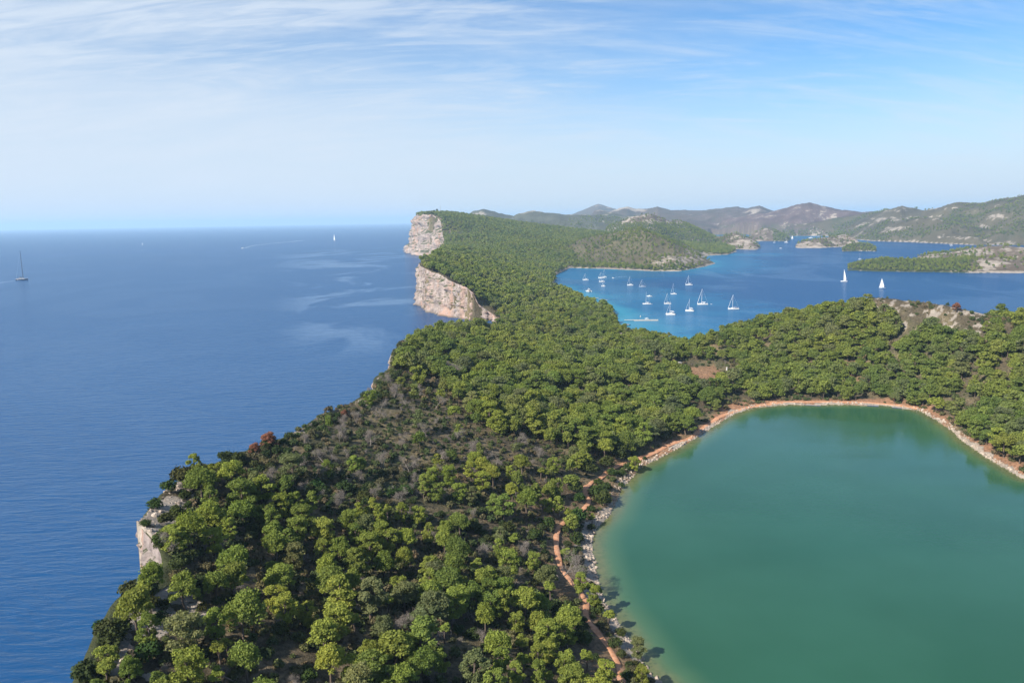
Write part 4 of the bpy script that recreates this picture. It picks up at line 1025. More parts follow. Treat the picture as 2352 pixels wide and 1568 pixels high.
# ---- scrub
x, y, z = pick(*jitter_grid(-200, 620, 60, 900, 2.1), 60, 900, .76)
r = np.hypot(x, y)
far_keep = rs.rand(len(x)) < np.clip(230 / r, .12, 1) ** 1.3
pr = np.where(r < 260, .85, .62) * smooth(-.5, .1, fbm(x / 14, y / 14, 3, 66) + .2)
rkc = cell(rock, x, y)
pr = pr * (1 - .85 * rkc)
pr = np.where((zpoly(x, y, z, LEDGE) | zpoly(x, y, z, ROCKY_LIP)) & (r < 300), pr * .15, pr)
pr = np.where(zpoly(x, y, z, POCKET) & (r > 400), pr * .2, pr)
pr = np.where(dist_line(x, y, LAKE, True) < 3.5, 0, pr)
pr = np.where(zpoly(x, y, z, SCRUB), np.minimum(pr * 1.5, .9), pr)
pr = np.where(pdist(x, y) < 1.9, 0, pr)
pr = np.where(cell(d_cl, x, y) < .8, 0, np.where((cell(d_cl, x, y) < 7) & ~zpoly(x, y, z, ROCKY_LIP) & ~zpoly(x, y, z, LEDGE), np.maximum(pr, .8), pr))
k = (rs.rand(len(x)) < pr) & far_keep
x, y, z, r = x[k], y[k], z[k], r[k]
ws = (.9 + 1.7 * rs.rand(len(x)) ** 1.5) * np.where(r < 260, 1.2, 1)
ws *= np.where(r > 350, 1.35, 1) * np.where(cell(d_cl, x, y) < 7, 1.5, 1)
sx_px, sy_px = project(x, y, z + 1)
on = (sx_px > 0) & (sx_px < 2352) & (sy_px < 1560)
# shrubs in the open count as things of their own
hid = np.min(np.hypot(x[:, None] - np.array([p[0] for p in pines]), y[:, None] - np.array([p[1] for p in pines])), 1) < 3.2
openz = zpoly(x, y, z, SCRUB) | (pdist(x, y) < 14) | zpoly(x, y, z, GAP1) | (cell(d_cl, x, y) < 8)
score = ws / r * on * ~hid * openz
order = np.argsort(-score); ns_ = 290 - len(shrubs)
chosen = set(order[:ns_][score[order[:ns_]] > 0])
for i in chosen:
    shrubs.append([x[i], y[i], max(ws[i], 1.5), rs.randint(4), 1, tuple(np.array([(.040, .058, .024), (.060, .070, .030), (.095, .088, .050), (.048, .064, .026)][rs.randint(4)]) * (.85 + .3 * rs.rand()))])
rest = np.array([i for i in range(len(x)) if i not in chosen])
x, y, z, ws = x[rest], y[rest], z[rest], ws[rest]
UND = [shrub_mesh(240 + i, *q) for i, q in enumerate([(2.4, 1.5, 34, .27), (3.0, 1.3, 36, .30), (2.2, 1.9, 34, .25)])]
DTW = [DEADS[3][1], DEADS[1][1]]
vv = rs.randint(0, 3, len(x))
dz = (rs.rand(len(x)) < np.where(zpoly(x, y, z, SCRUB), .06, .03))
vv = np.where(dz, 3 + rs.randint(0, 2, len(x)), vv)
base_w = np.array([2.4, 3.0, 2.2, 3.4, 4.4])
s_ = ws / base_w[vv]
scatter('undergrowth', UND + DTW, np.stack([x, y, z - .1], 1), vv, np.stack([0 * x, 0 * x, rs.rand(len(x)) * 6.28], 1), np.stack([s_, s_, s_ * (.8 + .5 * rs.rand(len(x)))], 1),
        'low mixed scrub and dry twigs covering the ground between the pines', 'undergrowth')
print('scrub', len(x), 'single shrubs', len(shrubs), 'dead', len(deads))

# ---- stones along the lake and on the cliff top
x, y, z = pick(*jitter_grid(-120, 330, 100, 500, .8), 100, 520, .62, .12)
r = np.hypot(x, y)
dl_t = dist_line(x, y, LAKE, True) + fbm(x / 6, y / 6, 3, 71) * 3
pr = smooth(3.8, .6, dl_t) * .8
pr = np.maximum(pr, (zpoly(x, y, z, LEDGE) & (r < 300)) * .16 * (cell(rock, x, y) > .3))
pr = np.maximum(pr, (zpoly(x, y, z, ROCKY_LIP) & (r < 300)) * .25)
pr = np.maximum(pr, (zpoly(x, y, z, BARE_TOP)) * 0.0)
k = rs.rand(len(x)) < pr
x, y, z = x[k], y[k], z[k]
sz = .32 + 1.25 * rs.rand(len(x)) ** 3.5
scatter('shore_rocks', BOULDERS, np.stack([x, y, z], 1), rs.randint(0, 4, len(x)), rs.rand(len(x), 3) * 6.28, np.stack([sz, sz, sz * .8], 1), 'pale limestone rubble lining the lake shore and the cliff ledge', 'rocks')
print('rocks', len(x))

# ---- individual trees
def where(xx, yy, zz):
    a, b = project(xx, yy, zz)
    return '%d%% across and %d%% down the photo' % (round(float(a) / 23.52), round(float(b) / 15.68))
def spot_words(xx, yy):
    a, yy_ = np.array([xx]), np.array([yy])
    if pdist(a, yy_)[0] < 7: return 'beside the red footpath'
    if dist_line(a, yy_, LAKE, True)[0] < 16: return 'near the lake shore'
    if cell(d_cl, a, yy_)[0] < 11: return 'on the sea cliff edge'
    zz = ground(a, yy_)
    if zpoly(a, yy_, zz, SCRUB)[0]: return 'in the sparse scrub'
    return 'in the pine wood'
KIND_W = {0: 'round', 1: 'bushy', 2: 'dome-shaped', 3: 'tall', 4: 'tall', 5: 'spreading', 6: 'spreading', 7: 'slender', 8: 'tiered', 9: 'pointed'}
seen_labels = {}
def uniq(lb):
    seen_labels[lb] = seen_labels.get(lb, 0) + 1
    return lb
def make_pine(i, rec):
    xx, yy, Wm, plan, tn, colr = rec
    zz = float(ground(xx, yy))
    root = bpy.data.objects.new('pine_tree', None); link(root)
    root.location = (xx, yy, zz - .15); s1 = Wm / PLANS[plan][0] * 1.0
    s1h = (3.5 + .64 * Wm) / 8.4 * (.95 + .16 * rs.rand())
    root.rotation_euler = (0, 0, rs.rand() * 6.28); root.scale = (s1, s1, s1h); root.empty_display_size = .5
    c_ = link(bpy.data.objects.new('crown', PINES[plan][0]), root); c_.color = (*colr, 1)
    link(bpy.data.objects.new('trunk', PINES[plan][1]), root)
    lb = '%s %s pine %s, %s' % (KIND_W[plan], TONES[tn][1], spot_words(xx, yy), where(xx, yy, zz + PLANS[plan][1] * s1h * .65))
    tag(root, uniq(lb), 'pine tree', 'pine trees on the near shore')
for i, rec in enumerate(pines): make_pine(i, rec)
for rec in shrubs:
    xx, yy, Wm, v_, auto_, colr = rec
    zz = float(ground(xx, yy))
    o = bpy.data.objects.new('shrub', SHRUBS[v_]); link(o); o.location = (xx, yy, zz - .1)
    s1 = Wm / (2.6, 3.2, 2.2, 3.6)[v_]; o.scale = (s1, s1, s1 * (.85 + .3 * rs.rand())); o.rotation_euler = (0, 0, rs.rand() * 6.28); o.color = (*colr, 1)
    tone = 'dry brownish' if colr[0] > colr[1] * .98 else 'olive' if colr[0] > .052 else 'dark green'
    tag(o, uniq('%s shrub %s, %s' % (tone, spot_words(xx, yy), where(xx, yy, zz + .8))), 'shrub', 'shrubs between the pines')
for rec in deads:
    xx, yy, Wm, v_, _ = rec
    zz = float(ground(xx, yy))
    root = bpy.data.objects.new('dead_tree', None); link(root); root.location = (xx, yy, zz)
    s1 = max(.55, min(1.7, Wm / (5.2, 5.0, 5.6, 4.2)[v_])); root.scale = (s1, s1, s1); root.rotation_euler = (0, 0, rs.rand() * 6.28)
    link(bpy.data.objects.new('trunk', DEADS[v_][0]), root); link(bpy.data.objects.new('branches', DEADS[v_][1]), root)
    tag(root, uniq('bare grey dead tree %s, %s' % (spot_words(xx, yy), where(xx, yy, zz + 2.5 * s1))), 'dead tree', 'dead trees in the scrub')
RED_L = ['larger rusty red withered tree at the sea cliff edge', 'smaller rusty red withered tree on the seaward side of the larger red one', 'small rusty brown tree at the cliff edge below the two round pines', 'rusty red tree on the far hillside, below the bare rocky hilltop',
         'rusty red tree standing on the bare rocky hilltop', 'smallest rusty red tree, on the wooded slope facing the bay']
for (xx, yy, Wm), lb in zip(reds, RED_L):
    zz = float(ground(xx, yy))
    root = bpy.data.objects.new('withered_tree', None); link(root); root.location = (xx, yy, zz - .2); s1 = Wm / 6.4; root.scale = (s1, s1, s1 * .8)
    c_ = link(bpy.data.objects.new('crown', PINES[1][0]), root); c_.color = (*T_RED, 1)
    link(bpy.data.objects.new('trunk', PINES[1][1]), root)
    tag(root, lb, 'withered tree', 'red withered trees')

# ---- footpath
def footpath():
    P_ = np.array(PATH); seg = np.hypot(*np.diff(P_[:, :2], axis=0).T); keep_ = np.concatenate([[True], seg > .3]); P_ = P_[keep_]
    seg = np.hypot(*np.diff(P_[:, :2], axis=0).T); s = np.concatenate([[0], np.cumsum(seg)]); n = int(s[-1] / .8); u = np.linspace(0, s[-1], n)
    a, b = np.interp(u, s, P_[:, 0]), np.interp(u, s, P_[:, 1])
    ker = np.hanning(9); ker /= ker.sum()
    a, b = [np.convolve(np.pad(q, 4, 'edge'), ker, 'valid') for q in (a, b)]
    tx, ty = np.gradient(a), np.gradient(b); L = np.hypot(tx, ty) + 1e-9
    nx, ny = -ty / L, tx / L
    offs = np.array([-1.15, -.6, 0, .6, 1.15]); wv_ = .85 + .5 * fbm(u / 9, u * 0, 3, 81) + .35 * smooth(230, 420, b)
    xs = a[:, None] + nx[:, None] * offs * wv_[:, None]; ys = b[:, None] + ny[:, None] * offs * wv_[:, None]
    zs = ground(xs, ys); zs = np.maximum(zs, zs.max(1, keepdims=True) - .25) + .16
    zs[:, 0] -= .3; zs[:, -1] -= .3
    idm = np.arange(xs.size).reshape(xs.shape)
    q = np.stack([idm[:-1, :-1], idm[:-1, 1:], idm[1:, 1:], idm[1:, :-1]], -1).reshape(-1, 4)[:, ::-1]
    t = NT('red_earth'); p = t.pos(); n1 = t.noise(p, .7, 4, .6); n2 = t.noise(p, 4.0, 3)
    c = t.mix(t.ss(n1, .35, .65), (.42, .185, .088), (.52, .275, .155)); c = t.mix(t.ss(n2, .55, .75, 0, .4), c, (.50, .36, .26))
    me = np_mesh('footpath', np.stack([xs, ys, zs], -1).reshape(-1, 3), q, mats=[t.done(t.bsdf(c, .95))], smooth_=True)
    tag(link(bpy.data.objects.new('footpath', me)), 'narrow red earth footpath winding along the lake shore', 'footpath', kind='structure')
footpath()
# ------------------------------------------------------------------ boats, jetty, lookout
class MB:
    def __init__(s): s.V, s.F, s.n = [], [], 0
    def add(s, v, f):
        s.V += [tuple(map(float, q)) for q in v]; s.F += [tuple(i + s.n for i in q) for q in f]; s.n = len(s.V)
    def box(s, c, d, top=1.0, tz=0.0):
        x, y, z = c; a, b, h = d[0] / 2, d[1] / 2, d[2]
        v = [(x - a, y - b, z), (x + a, y - b, z), (x + a, y + b, z), (x - a, y + b, z)]
        v += [(x + (px - x) * top + tz, y + (py - y) * top, z + h) for px, py, _ in v[:4]]
        s.add(v, [(3, 2, 1, 0), (4, 5, 6, 7), (0, 1, 5, 4), (1, 2, 6, 5), (2, 3, 7, 6), (3, 0, 4, 7)])
        return s
    def tube(s, path, rad, k=6):
        v, q = tube(path, rad, k); s.add(v, [tuple(r) for r in q])
        n = len(path); s.add([v[j] for j in range(k)], [tuple(range(k))]); s.add([v[(n - 1) * k + j] for j in range(k)], [tuple(range(k))[::-1]])
        return s
    def loft(s, rings, cap=True):
        k = len(rings[0]); v = [p for r in rings for p in r]; f = []
        for i in range(len(rings) - 1):
            for j in range(k - 1): f.append((i * k + j, i * k + j + 1, (i + 1) * k + j + 1, (i + 1) * k + j))
        s.add(v, f)
        if cap: s.add(rings[0], [tuple(range(k))[::-1]]); s.add(rings[-1], [tuple(range(k))])
        return s
    def build(s, name, m, parent=None, sm=False):
        me = bpy.data.meshes.new(name); me.from_pydata(s.V, [], s.F); me.materials.append(m); me.update()
        if sm: me.polygons.foreach_set('use_smooth', [True] * len(me.polygons))
        return link(bpy.data.objects.new(name, me), parent)
BM = {k: flat('boat_' + k, *v) for k, v in {
    'white': ((.60, .595, .58), .35, .5), 'cream': ((.46, .43, .38), .5, .4), 'navy': ((.02, .03, .06), .3, .5), 'bluegrey': ((.20, .27, .36), .4, .5), 'glass': ((.02, .025, .03), .15, .6),
    'alloy': ((.50, .51, .52), .35, .5), 'teak': ((.36, .24, .14), .7, .2), 'canvas': ((.55, .56, .58), .8, .1), 'bluecanvas': ((.06, .11, .24), .8, .1), 'black': ((.03, .03, .035), .5, .3),
    'sail': ((.70, .69, .67), .8, .1), 'grey': ((.40, .40, .39), .8, .2), 'concrete': ((.34, .32, .29), .9, .1), 'rope': ((.5, .48, .44), .9, .1)}.items()}
# everything in metres for a 12 m boat, bow towards -x
def hull_rings(L, B, F, stern=.82, y0=0.0):
    rings = []
    for f in (0, .04, .12, .25, .42, .6, .78, .92, 1.0):
        x = -L / 2 + L * f
        b = B / 2 * min(1, (math.sin(min(1, f * 1.35 + .02) * math.pi / 2)) ** .75) * (1 - (1 - stern) * max(0, (f - .55) / .45))
        sh = F * (1.22 - .34 * f + .12 * f * f); k = -.45 * math.sin(math.pi * min(1, f * .9 + .06))
        ov = .35 * (1 - f) * (1 if f < .1 else .2)
        rings.append([(x + ov * .4, y0 - b, sh), (x + ov * .6, y0 - b * .97, sh * .55), (x + ov, y0 - b * .80, .02), (x + ov, y0, k), (x + ov, y0 + b * .80, .02), (x + ov * .6, y0 + b * .97, sh * .55), (x + ov * .4, y0 + b, sh), (x + ov * .4, y0, sh + .06)])
        rings[-1].append(rings[-1][0])
    return rings
def empty(name): return link(bpy.data.objects.new(name, None))
def sloop(mast_h=16.0, hull='white', cover='canvas', jib=True, thick=1.0, name='sailing_boat', spars='alloy'):
    r = empty(name); L, B, F = 12.0, 3.7, 1.25
    MB().loft(hull_rings(L, B, F)).build('hull', BM[hull], r, True)
    MB().box((.2, 0, F + .06), (L * .62, B * .62, .07)).build('deck', BM['cream'], r)
    c = MB(); c.loft([[(-2.9, -.5, F), (-2.9, -.35, F + .2), (-2.9, .35, F + .2), (-2.9, .5, F)], [(-1.6, -1.05, F), (-1.6, -.85, F + .55), (-1.6, .85, F + .55), (-1.6, 1.05, F)], [(1.6, -1.15, F), (1.6, -.95, F + .72), (1.6, .95, F + .72), (1.6, 1.15, F)]])
    cb = c.build('cabin', BM['white'], r)
    for sgn in (-1, 1): MB().box((.2, sgn * 1.02, F + .25), (2.2, .12, .24)).build('window', BM['glass'], cb)
    MB().box((3.6, 0, F + .0), (3.0, 1.7, .16)).build('cockpit', BM['teak'], r)
    MB().box((1.9, 0, F + .7), (1.3, 2.1, .6), .8).build('sprayhood', BM[cover], r)
    mx = -1.0
    MB().tube([(mx, 0, F + .3), (mx + .1, 0, mast_h * .5), (mx + .25, 0, mast_h)], [.15 * thick, .14 * thick, .10 * thick]).build('mast', BM[spars], r)
    bm_ = MB().tube([(mx, 0, F + 1.7), (mx + 4.6, 0, F + 1.6)], [.11, .11]).build('boom', BM[spars], r)
    MB().tube([(mx + .2, 0, F + 1.95), (mx + 2.5, 0, F + 1.98), (mx + 4.5, 0, F + 1.8)], [.26, .22, .14]).build('sail_cover', BM[cover], bm_)
    if jib:
        MB().tube([(-L / 2 + .35, 0, F + .45), (mx + .15, 0, mast_h * .94)], [.15 * thick, .08 * thick]).build('furled_jib', BM['sail'], r)
    MB().tube([(L / 2 - .1, 0, F), (mx + .25, 0, mast_h)], [.035, .035], 4).build('backstay', BM['alloy'], r)
    s_ = MB()
    for sg in (-1, 1): s_.tube([(mx + .2, sg * B * .44, F), (mx + .12, sg * .9, mast_h * .55), (mx + .22, 0, mast_h * .96)], [.03, .03, .03], 4); s_.tube([(mx + .1, 0, mast_h * .55), (mx + .12, sg * .9, mast_h * .55)], [.05, .04], 4)
    s_.build('shrouds', BM['alloy'], r)
    rl = MB()
    for sg in (-1, 1): rl.tube([(-5.6, sg * .3, F + .75), (-2, sg * 1.55, F + .68), (2, sg * 1.75, F + .62), (5.6, sg * 1.4, F + .62)], [.03] * 4, 4)
    rl.build('guard_rail', BM['alloy'], r)
    return r
def cat(mast_h=18.0, name='catamaran'):
    r = empty(name); L, B, F = 12.0, 6.6, 1.5
    for sg in (-1, 1): MB().loft(hull_rings(L, 1.9, F, .9, sg * 2.35)).build('hull', BM['white'], r, True)
    MB().box((.6, 0, F - .25), (8.4, 4.4, .5)).build('bridge_deck', BM['white'], r)
    c = MB(); c.loft([[(-2.6, -1.9, F + .1), (-2.5, -1.7, F + .3), (-2.5, 1.7, F + .3), (-2.6, 1.9, F + .1)], [(-1.3, -2.3, F), (-.9, -1.9, F + 1.35), (-.9, 1.9, F + 1.35), (-1.3, 2.3, F)], [(2.2, -2.4, F), (2.2, -2.0, F + 1.5), (2.2, 2.0, F + 1.5), (2.2, 2.4, F)]])
    cb = c.build('saloon', BM['white'], r)
    MB().box((-.2, -2.22, F + .55), (3.4, .12, .5)).build('window', BM['glass'], cb); MB().box((-.2, 2.22, F + .55), (3.4, .12, .5)).build('window', BM['glass'], cb)
    MB().box((3.4, 0, F + .25), (2.2, 3.6, .12)).build('cockpit', BM['teak'], r)
    MB().box((2.25, 0, F + .2), (.1, 3.2, 1.1)).build('door', BM['glass'], cb)
    MB().box((3.2, 0, F + 1.75), (3.4, 4.2, .14), .95).build('hardtop', BM['canvas'], r)
    mx = -.9
    MB().tube([(mx, 0, F + 1.2), (mx + .1, 0, mast_h * .5), (mx + .3, 0, mast_h)], [.17, .16, .11]).build('mast', BM['alloy'], r)
    bm_ = MB().tube([(mx, 0, F + 2.9), (mx + 5.4, 0, F + 2.8)], [.14, .12]).build('boom', BM['alloy'], r)
    MB().tube([(mx + .2, 0, F + 3.2), (mx + 3, 0, F + 3.25), (mx + 5.2, 0, F + 3.0)], [.34, .3, .18]).build('sail_cover', BM['canvas'], bm_)
    MB().tube([(-L / 2 + .5, 0, F), (mx + .15, 0, mast_h * .9)], [.10, .05]).build('furled_jib', BM['sail'], r)
    MB().box((-4.0, 0, F - .02), (3.0, 3.0, .06)).build('trampoline', BM['black'], r)
    return r
def motor(name='motor_boat', hull='white', canopy='cream', hard=True):
    r = empty(name); L, B, F = 9.0, 3.0, 1.05
    MB().loft(hull_rings(L, B, F, .92)).build('hull', BM[hull], r, True)
    c = MB(); c.loft([[(-2.7, -.5, F), (-2.6, -.4, F + .2), (-2.6, .4, F + .2), (-2.7, .5, F)], [(-1.0, -1.1, F), (-.8, -.95, F + .7), (-.8, .95, F + .7), (-1.0, 1.1, F)], [(1.4, -1.15, F), (1.3, -1.0, F + .8), (1.3, 1.0, F + .8), (1.4, 1.15, F)]])
    cb = c.build('cabin', BM['white'], r)
    MB().box((-.35, 0, F + .72), (.16, 1.9, .62), .9, .35).build('windscreen', BM['glass'], cb)
    MB().box((2.6, 0, F), (2.4, 2.0, .2)).build('cockpit', BM['teak'], r)
    if hard:
        MB().box((.9, 0, F + 1.7), (3.0, 2.2, .12), .94).build('roof', BM[canopy], r)
        f_ = MB()
        for x in (-.3, 2.2):
            for sg in (-1, 1): f_.tube([(x, sg * .98, F + .6), (x, sg * .95, F + 1.72)], [.05, .05], 4)
        f_.build('roof_posts', BM['alloy'], r)
    MB().box((L / 2 + .25, 0, .3), (.5, .5, 1.1), .8).build('outboard_engine', BM['black'], r)
    return r
def dinghy(name='dinghy', tubec='grey'):
    r = empty(name); k = MB()
    k.tube([(1.6, -.65, .3), (-.6, -.68, .32), (-1.3, -.4, .38), (-1.65, 0, .42), (-1.3, .4, .38), (-.6, .68, .32), (1.6, .65, .3)], [.2, .24, .24, .24, .24, .24, .2], 6).build('tube', BM[tubec], r, True)
    MB().box((.1, 0, .12), (3.0, 1.1, .1)).build('floor', BM['grey'], r)
    MB().box((1.75, 0, .25), (.3, .3, .75), .8).build('outboard_engine', BM['black'], r)
    return r
def sails(r, mast_h, jib=True, main=True, bulge=.9, mx=-1.0, F=1.25):
    def sheet(name, a, b, c, bl):          # tack, clew, head
        k = MB(); n = 8; a, b, c = [np.array(q, float) for q in (a, b, c)]
        rows = []
        for i in range(n + 1):
            f = i / n; l0 = a + (c - a) * f; l1 = b + (c - b) * f
            l1 = l1 + np.array([.10 * (1 - f) * f * 8, 0, 0]) * (mast_h / 16)
            row = []
            for j in range(n + 1):
                g_ = j / n; p = l0 + (l1 - l0) * g_; p = p + np.array([0, bl * math.sin(math.pi * g_) * (1 - f) ** .6, 0]); row.append(p)
            rows.append(row)
        th = np.array([0, .04, 0])
        for sg, fl in ((1, 0), (-1, 1)):
            v = [tuple(p + th * sg) for row in rows for p in row]; m = n + 1
            f_ = [(i * m + j, i * m + j + 1, (i + 1) * m + j + 1, (i + 1) * m + j) for i in range(n) for j in range(n)]
            k.add(v, [q[::-1] for q in f_] if fl else f_)
        return k.build(name, BM['sail'], r, True)
    if main: sheet('mainsail', (mx + .25, 0, F + 1.9), (mx + 4.8, .8 * bulge, F + 1.9), (mx + .3, 0, mast_h - .3), bulge)
    if jib: sheet('jib', (-5.6, 0, F + .5), (mx + .9, .8 * bulge, F + .9), (mx + .1, 0, mast_h * .93), bulge)

def place_boat(r, sx_, sy_, Lpx, native, head, heel=0.0, z=0.0):
    """sx_, sy_: photo pixel of the waterline; Lpx: visible length in photo pixels"""
    p = at_z(sx_ * .91875, sy_ * .91875, 0.0)
    D_ = np.linalg.norm(p - np.array([0, 0, CAM_H]))
    L = Lpx * .4 / F_PX * D_ / max(.3, abs(math.cos(math.radians(head))))
    s = L / native
    r.location = (p[0], p[1], z); r.scale = (s, s, s); r.rotation_euler = (math.radians(heel), 0, -math.radians(head))
    return s
def mast_for(Lpx, hpx, native=12.0): return hpx / Lpx * native
def c3(x, y): return 1440 + x * .09565, 680 + y * .09565
def c4(x, y): return 1640 + x * .09565, 680 + y * .09565
def c5(x, y): return 1880 + x * .14456, 560 + y * .14456
MOOR = 'boats moored in the bay'
def moored(pos, Lp, hp, head, label, kind='sloop', **kw):
    Lq = Lp * .09565; cosd = abs(math.cos(math.radians(head)))
    mh = mast_for(Lp / cosd, hp, 12.0)
    if kind == 'sloop': r = sloop(mh, **kw); cat_ = 'sailing boat'; nat = 12.4
    else: r = cat(mh); cat_ = 'catamaran'; nat = 12.4
    place_boat(r, *pos, Lq, nat, head); tag(r, label, cat_, MOOR); return r
moored(c3(250, 203), 155, 185, 10, 'small white sailing boat nearest the head of the bay, alone left of the raft', cover='canvas')
moored(c3(662, 150), 165, 160, 8, 'white sailing boat rafted in front of the taller masted one near the bay head', cover='navy' if False else 'bluecanvas')
moored(c3(742, 132), 125, 215, 8, 'tall masted white sailing boat rafted behind another near the bay head')
moored(c3(675, 250), 155, 120, 6, 'white sailing boat just below the rafted pair', thick=.8)
moored(c3(712, 366), 105, 95, 35, 'short stubby white sailing boat below the three clustered yachts', jib=True)
moored(c3(330, 500), 78, 105, 66, 'small catamaran seen end on close to the wooded shore', kind='cat')
moored(c3(1415, 340), 160, 250, 14, 'white sailing boat with tall mast above the motor boats, left of the blue hulled yacht')
moored(c3(1735, 385), 185, 205, 8, 'blue grey hulled sailing boat in the middle of the anchorage', hull='bluegrey', cover='bluecanvas', thick=.8)
moored(c3(1845, 833), 215, 330, 8, 'white sailing boat without furled jib beside the small white motor boat', jib=False)
moored(c4(860, 333), 180, 262, 10, 'white sailing boat moored farthest out toward the open bay')
moored(c4(460, 572), 155, 285, 12, 'white sailing boat with slim mast, behind the pair of close yachts')
moored(c4(300, 826), 185, 295, 8, 'white sailing boat directly behind the catamaran with the tan stripe', cover='cream')
moored(c4(380, 1106), 240, 345, 16, 'large white catamaran lying closest to the jetty', kind='cat')
moored(c4(880, 1012), 210, 330, 20, 'white catamaran between the other catamaran and the biggest yacht', kind='cat')
moored(c4(1215, 845), 275, 425, 8, 'biggest white yacht with the tallest mast in the anchorage', thick=1.15)
moored(c4(2022, 966), 280, 395, 6, 'long white yacht moored rightmost in the anchorage', cover='bluecanvas')
def boat(mk, pos, Lpx, nat, head, label, cat_, grp=None, heel=0):
    place_boat(mk, *pos, Lpx, nat, head, heel); tag(mk, label, cat_, grp); return mk
boat(motor(), c3(1910, 628), 12.6, 9.6, 18, 'small white motor boat with roof anchored among the sailing boats', 'motor boat', MOOR)
boat(motor(canopy='canvas'), c3(1850, 1212), 10.5, 9.6, 10, 'white motor boat tied behind the jetty', 'motor boat', MOOR)
boat(motor(hull='navy', hard=True, canopy='navy'), c3(1365, 1382), 13.5, 9.6, 172, 'dark blue open motor boat near the shore below the jetty', 'motor boat', MOOR)
boat(motor(hard=False), c3(967, 150), 4.6, 9.6, 60, 'tiny white speedboat trailing a wake across the bay', 'motor boat')
boat(dinghy(), c3(1992, 632), 2.6, 3.4, 40, 'grey dinghy floating behind the small roofed motor boat', 'dinghy', 'dinghies trailing behind boats')
boat(dinghy(), c3(1978, 834), 4.4, 3.4, 8, 'grey dinghy tied to the stern of the yacht without jib', 'dinghy', 'dinghies trailing behind boats')
boat(dinghy(tubec='white'), c4(1445, 834), 4.4, 3.4, 5, 'white dinghy floating right of the biggest yacht', 'dinghy', 'dinghies trailing behind boats')
boat(dinghy(tubec='white'), c3(1335, 1478), 6.0, 3.4, 20, 'white dinghy pulled up by the trees below the jetty', 'dinghy', 'dinghies trailing behind boats')
# yachts under sail
r = sloop(mast_for(95, 188), jib=False); sails(r, mast_for(95, 188), jib=False, bulge=1.4); boat(r, c5(1590, 990), 13.7, 12.4, 24, 'yacht under a single tall white mainsail off the wooded spit', 'sailing boat', 'yachts under sail', -5)
r = sloop(mast_for(100, 165), hull='bluegrey'); sails(r, mast_for(100, 165), bulge=.5); boat(r, c5(2250, 1108), 14.5, 12.4, 6, 'yacht with mainsail and jib both set, right of the single sail one', 'sailing boat', 'yachts under sail', -6)
r = sloop(26, jib=False, thick=1.1); boat(r, c5(1863, 605), 5.4, 12.4, 30, 'distant sailing boat with bare mast behind the wooded spit', 'sailing boat', 'distant boats')
r = sloop(20, jib=False); sails(r, 20, jib=True, bulge=.6); boat(r, c5(697, 250), 4.2, 12.4, 35, 'distant white sail in the narrow channel between the islets', 'sailing boat', 'distant boats')
r = sloop(22, jib=False); boat(r, c5(1150, 208), 4.6, 12.4, 20, 'distant sailing boat at the far shore above the long islet', 'sailing boat', 'distant boats')
r = sloop(15, jib=False); boat(r, c5(385, 318), 4.6, 12.4, 30, 'distant white boat with short mast, left one of the channel pair', 'sailing boat', 'distant boats')
r = sloop(17, jib=False); boat(r, c5(587, 316), 4.2, 12.4, 70, 'distant white boat, right one of the channel pair', 'sailing boat', 'distant boats')
boat(motor(), c5(495, 416), 6.0, 9.6, 10, 'distant white motor boat alone in the middle of the channel', 'motor boat', 'distant boats')
boat(motor(), c5(1015, 240), 10.0, 9.6, 4, 'distant long white motor yacht behind the tip of the long islet', 'motor boat', 'distant boats')
boat(motor(), (2226, 602.5), 9.0, 9.6, 4, 'distant white motor boat under the far hills beyond the flat islet', 'motor boat', 'distant boats')
boat(motor(), (2378, 613), 6.5, 9.6, 20, 'distant white motor boat beyond the bare stony point', 'motor boat', 'distant boats')
r = sloop(30.0, hull='navy', cover='navy', thick=1.9, spars='navy', jib=False, name='sailing_yacht'); boat(r, (56, 699.3), 25.5, 12.4, 176, 'large dark hulled sailing yacht alone on the open sea', 'sailing yacht')
r = sloop(19, jib=False); sails(r, 19, bulge=.6); boat(r, (836, 600), 5.0, 12.4, 60, 'tiny white sail far out on the open sea near the headland', 'sailing boat', 'distant boats')
r = sloop(17, jib=False); sails(r, 17, bulge=.6); boat(r, (356, 611.5), 3.0, 12.4, 50, 'tiniest white sail far out on the open sea toward the west', 'sailing boat', 'distant boats')
boat(motor(), (606, 620), 7.0, 9.6, 8, 'tiny white motor boat drawing a long wake on the open sea', 'motor boat', 'distant boats')
# jetty and floats
def jetty():
    r = empty('jetty'); a, b = at_z(*[q * .91875 for q in c3(1262, 1262)]), at_z(*[q * .91875 for q in c3(2145, 1255)])
    L = float(np.hypot(*(b - a)[:2])); r.location = (*((a + b) / 2)[:2], 0); r.rotation_euler = (0, 0, math.atan2(b[1] - a[1], b[0] - a[0]))
    MB().box((-L * .35, 0, .75), (L * .3, 2.0, .3)).build('gangway', BM['cream'], r)
    n = 6
    for i in range(n):
        w = L * .72 / n; x = L * .5 - w * (i + .5)
        s_ = MB().box((x, 0, -.3), (w * .985, 4.2, 1.15)).build('pontoon_section', BM['concrete'], r)
        MB().box((x, 0, .853), (w * .97, 3.8, .05)).build('walkway', BM['cream'], s_)
    for i in range(4):
        for sg in (-1, 1): MB().tube([(-L * .1 + i * L * .18, sg * 1.75, .9), (-L * .1 + i * L * .18, sg * 1.75, 1.35)], [.12, .14]).build('bollard', BM['black'], r)
    tag(r, 'long grey floating jetty reaching from the pines into the bay', 'jetty')
jetty()
